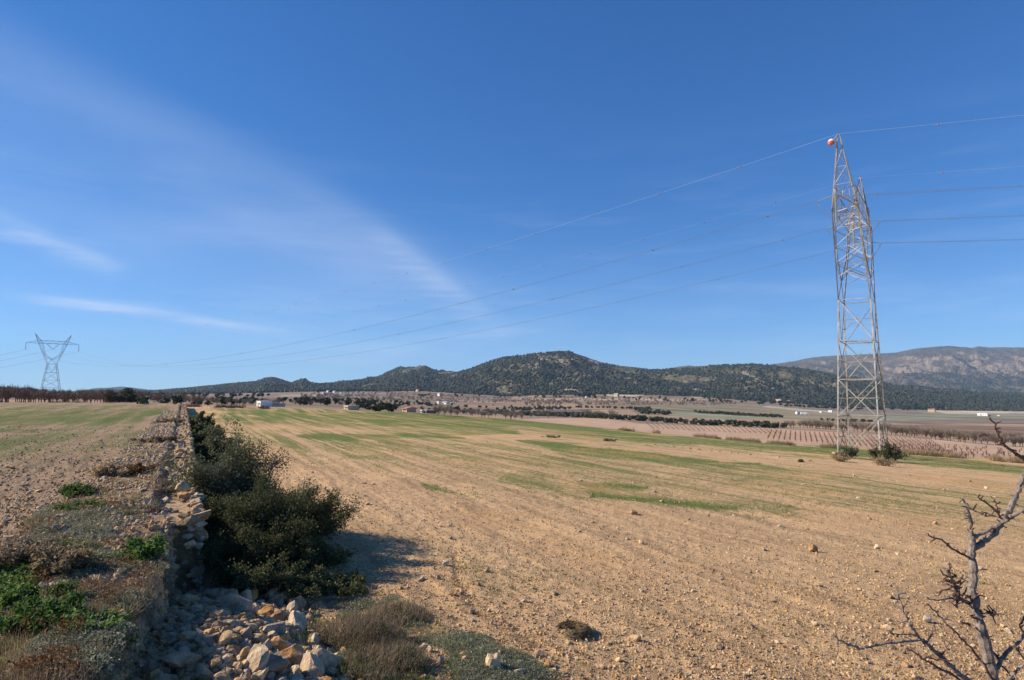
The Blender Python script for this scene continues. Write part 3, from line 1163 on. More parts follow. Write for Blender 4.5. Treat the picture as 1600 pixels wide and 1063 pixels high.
hill('central_pine_hill', [(640, 608), (680, 596), (712, 583), (735, 577), (760, 567), (775, 562), (790, 558), (810, 556.5), (830, 554.5), (850, 551), (862, 549.5), (875, 548.5), (888, 549), (900, 552.5),
                           (915, 558), (935, 564.5), (945, 568.5), (960, 571), (980, 572.5), (1000, 575), (1015, 578.5), (1035, 577), (1050, 576), (1075, 573),
                           (1100, 572), (1140, 570.5), (1180, 570), (1200, 571), (1240, 574), (1280, 579), (1310, 584), (1350, 592), (1400, 601), (1450, 606), (1520, 611), (1600, 617), (1700, 621), (1900, 625)],
     1450, 2500, [(640, 614), (700, 617), (800, 619), (900, 621), (1000, 614), (1100, 619), (1200, 628), (1300, 636), (1450, 640), (1600, 637), (1900, 636)], M['hill'], .07, 110, .45, .008, 34, shape=1.1,
     rockband=[([(855, 558), (880, 562), (905, 561)], 4, .62), ([(920, 563), (938, 568)], 3, .95), ([(842, 561), (880, 568)], 2.5, .7),
               ([(1040, 596), (1075, 600)], 8, .45), ([(985, 592), (1000, 604)], 6, .5), ([(1150, 580), (1230, 590)], 9, .35), ([(883, 609), (900, 611)], 2.5, 1.1), ([(1160, 584), (1185, 593)], 1.5, .9)],
     trees=42000, tsize=4.2, tree_cut=.30, jag=1.0)

fp = []
for k in range(4):
    V, F = ICO1
    g_ = np.random.default_rng(900 + k)
    V1 = V * (1 + .35 * (g_.random(len(V))[:, None] - .5)) * np.array([.55, .55, .62])
    fp.append(make_mesh('crown_piece', V1, F, M['forest'], False))
FP = np.concatenate([f[0] for f in FOREST]); FS = np.concatenate([f[1] for f in FOREST])
n = len(FP)
rot = np.zeros((n, 3)); rot[:, 2] = rng.uniform(0, 6.28, n)
sc3 = FS[:, None] * np.stack([rng.uniform(.9, 1.3, n), rng.uniform(.9, 1.3, n), rng.uniform(.8, 1.25, n)], 1)
o = gn_stuff('pine_forest', FP, rot, sc3, rng.integers(0, 4, n).astype(float), fp)
tag(o, 'dark green pine forest covering the hillsides behind the valley', 'forest')

# ------------------------------------------------------------------ valley trees (individuals)


def crown_cloud(seed, n, rx, rz, cz, size, clumps=7, aspect=.6):
    g = np.random.default_rng(seed)
    cc_ = g.normal(size=(clumps, 3)); cc_ /= np.linalg.norm(cc_, axis=1)[:, None]
    cc_ *= g.uniform(.35, .8, clumps)[:, None]
    r_ = g.uniform(.3, .5, clumps)
    k = g.integers(0, clumps, n)
    d = g.normal(size=(n, 3)); d /= np.linalg.norm(d, axis=1)[:, None]
    P_ = cc_[k] + d * (r_[k] * g.uniform(.6, 1.05, n))[:, None]
    P_ = P_ * np.array([rx, rx, rz]) + np.array([0, 0, cz])
    return leaves(P_, size * g.uniform(.6, 1.3, n), aspect, 1.0, g)


def proto_tree(kind, seed):
    """returns a list of (part name, mesh) for one tree about 1 m units scaled by caller"""
    g = random.Random(seed)
    if kind == 'pine':
        mb = MB(); mb.tube([(0, 0, -.3), (.05, 0, 1.0), (.0, .08, 2.4)], [.16, .13, .05], 5)
        V, F = crown_cloud(seed, 520, 1.9, 1.75, 2.0, .34, 12)
        return [('trunk', mb.mesh('trunk', M['trunk'])), ('crown', make_mesh('crown', V, F, M['pine']))]
    if kind == 'olive':
        mb = MB(); mb.tube([(0, 0, -.2), (.03, 0, .5), (0, .05, 1.0)], [.14, .11, .06], 5)
        V, F = crown_cloud(seed, 300, 1.3, .95, .95, .27, 9)
        return [('trunk', mb.mesh('trunk', M['trunk'])), ('crown', make_mesh('crown', V, F, M['olive']))]
    if kind in ('bare', 'bare_grey'):
        mb = MB()
        mb.tube([(0, 0, -.2), (.04, 0, .55), (0, .04, 1.0)], [.13, .10, .08], 5)
        Cs = []
        for i in range(7):
            a = i * .9 + g.random(); e = g.uniform(.7, 1.2)
            p0 = Vector((0, .02, .8)); d = Vector((math.cos(a) * math.cos(e), math.sin(a) * math.cos(e), math.sin(e)))
            p1 = p0 + d * 1.2 + Vector((0, 0, .1)); p2 = p1 + d * 1.0
            mb.tube([p0, p1, p2], [.055, .035, .012], 4, False)
            Cs += [p0.lerp(p1, .7), p1, p1.lerp(p2, .5), p2]
        gg = np.random.default_rng(seed)
        nn = 620
        ci = gg.integers(0, len(Cs), nn)
        B = np.array([Cs[i][:] for i in ci]) + gg.normal(0, .22, (nn, 3))
        V, F = blades(B, gg.uniform(.4, .95, nn), .035, .75, gg, .1)
        return [('trunk', mb.mesh('trunk', M['trunk_red' if kind == 'bare' else 'trunk'])),
                ('twigs', make_mesh('twigs', V, F, M['twig_brown' if kind == 'bare' else 'twig_grey']))]
    if kind == 'vine':
        mb = MB()
        mb.tube([(0, 0, -.1), (.04, .02, .35), (0, 0, .6)], [.09, .08, .1], 5)
        for i in range(4):
            a = i * 1.6 + g.random()
            mb.tube([(0, 0, .5), (.2 * math.cos(a), .2 * math.sin(a), .75), (.28 * math.cos(a), .28 * math.sin(a), 1.0)], [.05, .04, .02], 4, False)
        return [('stock', mb.mesh('stock', M['trunk_red']))]


class Kind:
    def __init__(self, name, kind, cat, group, n_proto=4):
        self.name = name; self.cat = cat; self.group = group
        self.protos = [proto_tree(kind, 40 + i * 7 + len(kind)) for i in range(n_proto)]
        self.spots = []

    def add(self, X, Y, s, label=None, z=None):
        self.spots.append((X, Y, s, label, z))

    def flush(self, label_fn, limit=300):
        sp = self.spots
        sp.sort(key=lambda q: (q[3] is None, q[1] / q[2]))
        xs = np.array([q[0] for q in sp]); ys = np.array([q[1] for q in sp])
        zs = ground_h(xs, ys, fine=False)
        base = []
        for parts in self.protos:
            base.append(None)
        for i, (X, Y, s, lab, z) in enumerate(sp[:limit]):
            k = i % len(self.protos)
            rz = R.uniform(0, 6.28)
            loc = (X, Y, float(zs[i]) - .05)
            lb = lab or label_fn(X, Y)
            sx = (s * R.uniform(.9, 1.15), s * R.uniform(.9, 1.15), s * R.uniform(.88, 1.12))
            if base[k] is None:
                r = thing(self.name, lb, self.cat, loc, rz, self.group)
                for pn, pm in self.protos[k]:
                    child(pn, pm, r)
                r.scale = sx
                base[k] = r
            else:
                copy_thing(base[k], loc, rz, sx, lb)
        rest = sp[limit:]
        if rest:
            n = len(rest)
            pts = np.array([[q[0], q[1], zs[limit + j] - .05] for j, q in enumerate(rest)])
            rot = np.zeros((n, 3)); rot[:, 2] = rng.uniform(0, 6.28, n)
            sc_ = np.repeat(np.array([q[2] for q in rest])[:, None], 3, 1) * rng.uniform(.85, 1.15, (n, 3))
            # one joined piece per proto
            ms = []
            for parts in self.protos:
                Vs_, Fs_, mi, mats = [], [], [], []
                off = 0
                for j, (pn, pm) in enumerate(parts):
                    v = np.array([x.co[:] for x in pm.vertices])
                    Vs_.append(v)
                    for p_ in pm.polygons:
                        Fs_.append(tuple(q_ + off for q_ in p_.vertices)); mi.append(j)
                    off += len(v); mats.append(pm.materials[0])
                ms.append(make_mesh('piece', np.concatenate(Vs_), Fs_, None, False, None, mats, mi))
            o = gn_stuff(self.name + '_rows' if self.name != 'pine_tree' else 'pine_wood', pts, rot, sc_,
                         (np.arange(n) % len(ms)).astype(float), ms)
            tag(o, 'many more of the ' + self.group + ', farther back', self.cat)


pines = Kind('pine_tree', 'pine', 'tree', 'dark pines scattered through the valley', 4)
olives = Kind('olive_tree', 'olive', 'tree', 'olive trees planted in rows in the valley', 4)
almonds = Kind('bare_almond_tree', 'bare', 'tree', 'leafless almond trees of the orchard on the left', 4)
greys = Kind('leafless_tree', 'bare_grey', 'tree', 'leafless grey trees in valley rows', 4)
vines = Kind('vine_stock', 'vine', 'vine', 'pruned vine stocks in the pink soil', 3)


def gpt(px, py):
    p = ground_at(px, py)
    return p


def along(kind, pts, n, s, jy=0.6, jx=1.5, sv=.2):
    """n trees spread along a line given in the photograph, standing on the land there"""
    P_ = [gpt(*p) for p in pts]
    Ls = [0]
    for a, b_ in zip(P_[:-1], P_[1:]):
        Ls.append(Ls[-1] + math.hypot(a.x - b_.x, a.y - b_.y))
    for i in range(n):
        d = Ls[-1] * (i + .5) / n
        for k in range(len(P_) - 1):
            if d <= Ls[k + 1] or k == len(P_) - 2:
                f = (d - Ls[k]) / (Ls[k + 1] - Ls[k] + 1e-9)
                p = P_[k].lerp(P_[k + 1], f)
                break
        kind.add(p.x + R.uniform(-jx, jx), p.y + R.uniform(-jy, jy), s * R.uniform(1 - sv, 1 + sv))


def area(kind, poly, n, s, sv=.25):
    xs = [p[0] for p in poly]; ys = [p[1] for p in poly]
    k = 0; tries = 0
    while k < n and tries < n * 20:
        tries += 1
        x = R.uniform(min(xs), max(xs)); y = R.uniform(min(ys), max(ys))
        if in_poly(np.array([x]), np.array([y]), poly)[0]:
            p = gpt(x, y)
            kind.add(p.x, p.y, s * R.uniform(1 - sv, 1 + sv)); k += 1


for (px_, w_, h_, lb_) in [(189, 4.6, 3.3, 'broad dark evergreen tree at the right end of the leafless orchard'), (205, 3.4, 2.0, 'lower grey-green bush right of the broad dark evergreen')]:
    r_ = thing('evergreen_tree', lb_, 'tree', tuple(at(px_, 633, 126)))
    r_.location.z = gz(r_.location.x, 126)
    mb_ = MB(); mb_.tube([(0, 0, -.3), (.1, 0, 1), (0, .1, h_ * .6)], [.25, .2, .1], 6)
    child('trunk', mb_.mesh('trunk', M['trunk']), r_)
    V, F = crown_cloud(int(px_), 3200, w_ * .62, h_ * .55, h_ * .50, .16, 16)
    V = V[:]; V[:, 2] = np.maximum(V[:, 2], .05)
    child('crown', make_mesh('crown', V, F, M['pine' if w_ > 4 else 'olive']), r_)
# orchard on the left, in real rows behind the terrace
for row in range(9):
    Yr_ = 122 + row * 7.0
    for i in range(30):
        X = -(.845 * Yr_) + i * 3.9 + (row % 2) * 1.0
        px_ = 800 + FPX * X / Yr_
        if px_ > 172 + row * 2 - 4: break
        almonds.add(X + R.uniform(-.5, .5), Yr_ + R.uniform(-.6, .6) - .02 * X, float(np.interp(px_, [0, 60, 170], [1.06, .98, .78])) * R.uniform(.88, 1.1))
for row in range(7):     # second orchard, right of the dark tree
    Yr_ = 190 + row * 14
    for i in range(16):
        X = (222 - 800) / FPX * Yr_ + i * 6.2
        if 800 + FPX * X / Yr_ > 330: break
        almonds.add(X + R.uniform(-.6, .6), Yr_ + R.uniform(-1, 1), 1.05 * R.uniform(.85, 1.1))
# pines on the skyline behind the orchard
for i in range(46):
    px_ = -40 + i * 6.2 + R.uniform(-4, 4)
    Y_ = R.uniform(300, 380)
    h = np.interp(px_, [-40, 40, 60, 75, 110, 200, 260], [1.75, 1.7, 1.9, 1.3, 1.25, .9, .8])
    a_, _ = ray(px_, 610)
    pines.add(float(a_) * Y_, Y_, h * R.uniform(.75, 1.1))
area(pines, [(200, 617), (340, 616), (420, 617), (420, 622), (200, 622)], 55, 1.3)
area(pines, [(330, 626), (400, 626), (400, 633), (335, 633)], 16, .95)
area(pines, [(430, 626), (560, 625), (600, 634), (560, 637), (430, 634)], 60, .95)
area(pines, [(550, 634), (640, 637), (620, 643), (552, 640)], 16, .6)
along(pines, [(553, 639), (580, 641), (606, 644), (622, 645)], 16, .52, 3, 2)
area(pines, [(545, 627), (650, 629), (690, 634), (640, 637), (560, 634)], 60, .9)
area(pines, [(480, 612), (620, 610), (640, 613), (500, 614)], 30, 1.6)
for (px_, py_, s_) in [(402, 627, 1.2), (409, 627.5, 1.3), (468, 633, 1.3), (475, 632.5, 1.5), (480, 633, 1.2), (331, 626, 1.5), (350, 627, 1.2), (382, 630, 1.4),
                       (655, 619, 3.0), (660, 620, 3.4), (664, 619, 2.6), (670, 618, 2.4), (641, 612, 2), (648, 613, 2),
                       (905, 621, 4.2), (913, 622, 4.8), (920, 622, 5), (927, 621, 4.2), (900, 620, 3.5), (945, 620, 3), (961, 619, 2.4),
                       (1062, 619, 4.4), (1070, 619, 4.6), (1078, 619, 3.4), (1083, 628, 3.4), (1088, 627, 2), (1100, 624, 3.2), (1108, 625, 3), (1120, 624, 3),
                       (1126, 628, 3.6), (1132, 625, 3.0), (1148, 624, 3.0), (788, 621, 3.0), (793, 620, 2.6), (1180, 628, 4), (1187, 629, 4.4), (1194, 630, 4.2),
                       (561, 613, 2.6), (541, 613, 2.4), (497, 614, 2.2), (527, 613, 2.6), (690, 617, 2)]:
    p = gpt(px_, py_); pines.add(p.x, p.y, s_ * .62)
area(pines, [(1170, 622), (1330, 634), (1330, 638), (1170, 630)], 60, 1.9)
along(pines, [(1222, 635), (1260, 637), (1305, 639), (1350, 641)], 46, 1.35, 6, 3)
along(pines, [(1350, 640), (1440, 641), (1520, 640), (1640, 639)], 120, 2.3, 40, 6)
area(pines, [(700, 617), (900, 620), (1000, 622), (1200, 630), (1200, 634), (900, 624), (700, 620)], 60, 1.4)
area(pines, [(640, 634), (800, 632), (800, 650), (700, 646)], 22, .7)
# olives
along(olives, [(760, 645), (815, 649), (860, 651), (950, 655), (1000, 658), (1060, 662), (1120, 665), (1200, 669), (1222, 668)], 96, 1.02, 1.2, .6)
along(olives, [(860, 649), (950, 653), (1000, 656), (1060, 660), (1120, 663), (1200, 667)], 70, .95, 1.2, .8)
along(olives, [(1084, 644), (1120, 646), (1160, 649), (1200, 651), (1220, 651.5)], 60, 1.15, 2.5, 1)
along(olives, [(1090, 645.5), (1130, 648), (1170, 650.5), (1200, 652), (1221, 652.5)], 46, 1.1, 2.5, 1)
area(olives, [(988, 639), (1010, 639), (1050, 647), (1046, 649), (1005, 648)], 60, 1.1)
area(olives, [(800, 638), (890, 637), (895, 640), (830, 642), (800, 644)], 70, 1.15)
area(olives, [(640, 640), (700, 638), (800, 641), (800, 644), (700, 643)], 40, .8)
along(olives, [(900, 637), (960, 638.5), (1020, 639)], 30, 1.1, 4, 2)
along(olives, [(1280, 657), (1310, 658.5), (1360, 659)], 20, .9, 3, 1)
area(olives, [(200, 628), (330, 628), (330, 634), (200, 633)], 18, .6)
# leafless rows right of the pylon
along(greys, [(1225, 668), (1262, 669), (1300, 672), (1340, 675), (1400, 681), (1440, 685), (1480, 689), (1540, 695), (1620, 699), (1720, 706)], 92, .80, 1.6, .6)
along(greys, [(1390, 678), (1440, 682), (1500, 687), (1560, 690), (1640, 694)], 60, .74, 2, .8)
area(greys, [(470, 616), (640, 614), (760, 622), (900, 626), (900, 632), (640, 630), (470, 626)], 620, 1.1)
area(greys, [(820, 622), (1000, 624), (1150, 628), (1150, 634), (820, 636)], 420, 1.0)
area(greys, [(330, 628), (560, 628), (560, 636), (330, 634)], 60, .75)
along(greys, [(905, 651), (968, 656)], 6, .9)
area(greys, [(640, 640), (800, 642), (930, 652), (800, 656), (660, 649)], 130, .6)
# vines
for i in range(34):
    x0 = 1206 + i * 7.4
    x1 = x0 - 6 + i * 1.15
    y0 = 674 + i * .40; y1 = 686 + i * .70
    for k in range(12):
        f = k / 11
        p = gpt(x0 + (x1 - x0) * f, y0 + (y1 - y0) * f)
        vines.add(p.x, p.y, .62)
for i in range(26):
    for k in range(9):
        p = gpt(1010 + i * 8 + k * 1.4, 662 + i * .36 + k * 1.05)
        vines.add(p.x, p.y, .5)
for i in range(200):
    x = R.uniform(1400, 1640); p = gpt(x, 688 + (x - 1400) * .072 + R.uniform(2, 20))
    vines.add(p.x, p.y, .6)


def lab_pine(X, Y):
    px = 800 + FPX * X / Y
    if px < 270: return 'dark pine on the skyline behind the leafless orchard at the left' if Y > 200 else 'bushy dark evergreen tree at the right end of the leafless orchard'
    if px < 430: return 'dark pine among the fields left of the white house'
    if px < 700 and Y < 420: return 'dark pine between the white house and the orange house'
    if px > 1210: return 'pine in the dark belt of trees beyond the pylon'
    if px > 860: return 'dark pine at the foot of the central hill'
    return 'dark pine among the terraces below the left hills'


pines.flush(lab_pine)
olives.flush(lambda X, Y: 'round grey-green olive tree in the long row beyond the pink vineyard' if Y < 260 else 'small olive tree in a distant dark olive plot')
almonds.flush(lambda X, Y: 'leafless brown almond tree in the orchard behind the upper terrace' if Y < 188 else 'leafless almond tree in the orchard between the dark evergreen and the white house')
greys.flush(lambda X, Y: 'low leafless tree in the row behind the pylon vineyard' if 800 + FPX * X / Y > 1200 else 'small leafless tree in the terraces of the valley')
vines.flush(lambda X, Y: 'short dark pruned vine stock in pink soil beyond the pylon')

# ------------------------------------------------------------------ houses


def house(px, py, wpx, hpx, wall, roofm, label, flat=False, yaw=-.8, depth=None, nwin=2, door=True, name='farmhouse', Y=None, annex=None):
    p = ground_at(px, py) if Y is None else at(px, py, Y)
    k = p.y / FPX
    w, h = wpx * k, hpx * k
    d = depth or max(w * .7, 4)
    r = thing(name, label, 'house', (p.x, p.y, p.z - .2), yaw)
    mb = MB().box(-w / 2, w / 2, 0, d, -.8, h)
    if not flat:
        rh = h * .28
        mb.add([(-w / 2, 0, h), (-w / 2, d, h), (-w / 2, d / 2, h + rh)], [(0, 1, 2)])
        mb.add([(w / 2, 0, h), (w / 2, d / 2, h + rh), (w / 2, d, h)], [(0, 1, 2)])
    child('wall', mb.mesh('wall', wall), r)
    rb = MB()
    if flat:
        rb.box(-w / 2 - .08, w / 2 + .08, -.08, d + .08, h + .003, h + .25)
    else:
        rh = h * .28
        for sgn in (0, 1):
            y0 = -.35 if sgn == 0 else d + .35
            V = [(-w / 2 - .3, y0, h - .05), (w / 2 + .3, y0, h - .05), (w / 2 + .3, d / 2, h + rh + .02), (-w / 2 - .3, d / 2, h + rh + .02)]
            V += [(x, y, z + .18) for x, y, z in V]
            rb.add(V, BOXF)
    rf = child('roof', rb.mesh('roof', roofm), r)
    if not flat:
        cb = MB().box(w * .22, w * .22 + .5, d * .5 - .25, d * .5 + .25, h * 1.05, h * 1.45)
        child('chimney', cb.mesh('chimney', wall), rf)
    if door:
        f = child('door', MB().box(-.5, .5, -.06, .02, 0, min(2.1, h * .75)).mesh('door', M['wood']), r, loc=(-w * .12, 0, .1))
    wm = MB().box(-.42, .42, -.05, .02, 0, min(1.0, h * .35)).mesh('window', M['dark'])
    fm = MB().box(-.5, .5, -.08, .0, -.12, -.02).mesh('sill', M['white'])
    for i in range(nwin):
        x = -w * .38 + (i + .5) * w * .76 / nwin + w * .08
        o = child('window', wm, r, loc=(x, 0, h * .45))
        child('sill', fm, o)
    return r


wh = house(404, 635.5, 17, 8.5, M['white'], M['white'], 'white flat-roofed house at the far left edge of the right-hand field', flat=True, yaw=-.85, nwin=2)
house(418, 635.5, 9, 6.0, M['greyroof'], M['greyroof'], 'grey flat-roofed annex beside the white house', flat=True, nwin=1, name='annex')
house(428, 635.5, 8, 5.0, M['cream'], M['greyroof'], 'low cream outbuilding right of the white house', flat=True, nwin=1, name='outbuilding')
house(540.5, 640.5, 13, 6.5, M['cream'], M['cream'], 'tan flat-roofed house beside a dark hedge', flat=True, nwin=3)
house(632, 644, 11.5, 6, M['orange'], M['roof'], 'orange house with red roof behind the green strip', flat=False, nwin=1)
house(663, 645.8, 11, 5, M['wood'], M['greyroof'], 'dark open shed right of the orange house', flat=True, nwin=0, door=False, name='shed')
house(658, 645.5, 3, 4.5, M['white'], M['white'], 'tiny white hut against the dark open shed', flat=True, nwin=1, door=False, name='hut')
house(684, 631, 4.5, 3.6, M['white'], M['white'], 'small white cube house left of the longer white farmhouse', flat=True, nwin=1, door=False)
house(694, 631.4, 10, 3.2, M['white'], M['greyroof'], 'long white farmhouse in the middle of the valley', flat=False, nwin=3)
house(705, 631.6, 5, 2.0, M['white'], M['greyroof'], 'low white shed right of the long white farmhouse', flat=True, nwin=1, door=False, name='shed')
house(685, 619, 5, 4.2, M['white'], M['roof'], 'white gabled cottage high on the valley terraces', nwin=1, door=False)
house(503, 615.5, 8, 2.2, M['white'], M['greyroof'], 'long pale farm building below the left hills', nwin=2, door=False)
house(511, 613.5, 4, 3, M['white'], M['roof'], 'white two-storey farmhouse below the left hills', nwin=1, door=False)
house(521, 614, 4.5, 2.6, M['white'], M['roof'], 'right-hand white farmhouse below the left hills', nwin=1, door=False)
house(532, 614.5, 4, 1.8, M['white'], M['greyroof'], 'low white shed right of the farms below the left hills', flat=True, nwin=0, door=False, name='shed')
house(553, 627, 7, 2.4, M['cream'], M['greyroof'], 'small pale barn behind the tan flat-roofed house', nwin=1, door=False, name='barn')
house(651, 612, 5, 3, M['cream'], M['roof'], 'tan house beside dark pines on a terrace below the left hills', nwin=1, door=False)
house(1535, 650, 13, 4.5, M['white'], M['greyroof'], 'white farmhouse on the plain at the right', flat=True, nwin=3)
house(1543, 650, 6, 3.5, M['greyroof'], M['greyroof'], 'grey shed joined to the white farmhouse on the right plain', flat=True, nwin=0, door=False, name='shed')
house(1455, 644, 9, 4, M['cream'], M['roof'], 'tan farm building in front of the pine belt', nwin=2, door=False)
house(1471, 641, 12, 3.5, M['cream'], M['roof'], 'broad orange-roofed barn in front of the pine belt', nwin=0, door=False, name='barn')
house(1297, 644.5, 5.5, 3.2, M['white'], M['greyroof'], 'white hut just left of the pylon foot on the plain', flat=True, nwin=1, door=False, name='hut')
house(1282, 645, 3, 2.2, M['white'], M['white'], 'tiny white hut on the edge of the green plain', flat=True, nwin=0, door=False, name='hut')
house(1216, 629, 8, 5, M['cream'], M['cream'], 'tan roofless ruin at the foot of the central hill', flat=True, nwin=2, door=True, name='ruin')
house(1228, 629.5, 11, 3, M['cream'], M['roof'], 'long low tan building beside the ruin', nwin=2, door=False)
house(962, 620, 7, 4, M['cream'], M['greyroof'], 'small pale farmhouse beside the large pale bank', nwin=1, door=False)
house(915, 621.5, 3, 2.5, M['white'], M['white'], 'tiny white hut under the tall dark pines', flat=True, nwin=0, door=False, name='hut')
house(1560, 650.3, 3.2, 1.6, M['white'], M['greyroof'], 'little white pump house on the green plain at the far right', flat=True, nwin=0, door=False, name='hut')


def van(px, py, lab, yaw):
    p = ground_at(px, py)
    r = thing('parked_van', lab, 'van', (p.x, p.y, p.z), yaw)
    r.scale = (1.5, 1.5, 1.5)
    mb = MB()
    mb.add([(-2.3, -.9, .35), (2.3, -.9, .35), (2.3, .9, .35), (-2.3, .9, .35), (-2.3, -.9, 1.9), (1.2, -.9, 1.9), (1.2, .9, 1.9), (-2.3, .9, 1.9),
            (2.3, -.9, 1.1), (2.3, .9, 1.1), (1.7, -.9, 1.2), (1.7, .9, 1.2)],
           [(0, 3, 2, 1), (0, 4, 7, 3), (4, 5, 6, 7), (5, 10, 11, 6), (10, 8, 9, 11), (1, 2, 9, 8), (0, 1, 8, 10, 5, 4), (3, 7, 6, 11, 9, 2)])
    child('body', mb.mesh('body', M['white']), r)
    wm = MB()
    wm.tube([(0, -.12, 0), (0, .12, 0)], .34, 10)
    wme = wm.mesh('wheel', M['dark'])
    for x in (-1.5, 1.5):
        for y in (-.85, .85):
            child('wheel', wme, r, loc=(x, y, .34))
    g_ = MB().add([(1.22, -.85, 1.86), (1.68, -.85, 1.24), (1.68, .85, 1.24), (1.22, .85, 1.86)], [(0, 1, 2, 3)])
    child('windscreen', g_.mesh('windscreen', M['dark']), r, loc=(.02, 0, .02))
    return r


van(1249, 648, 'white van parked on the green plain, left of its neighbour', .2)
van(1257, 648.6, 'white van parked on the green plain, right of its neighbour', -.3)

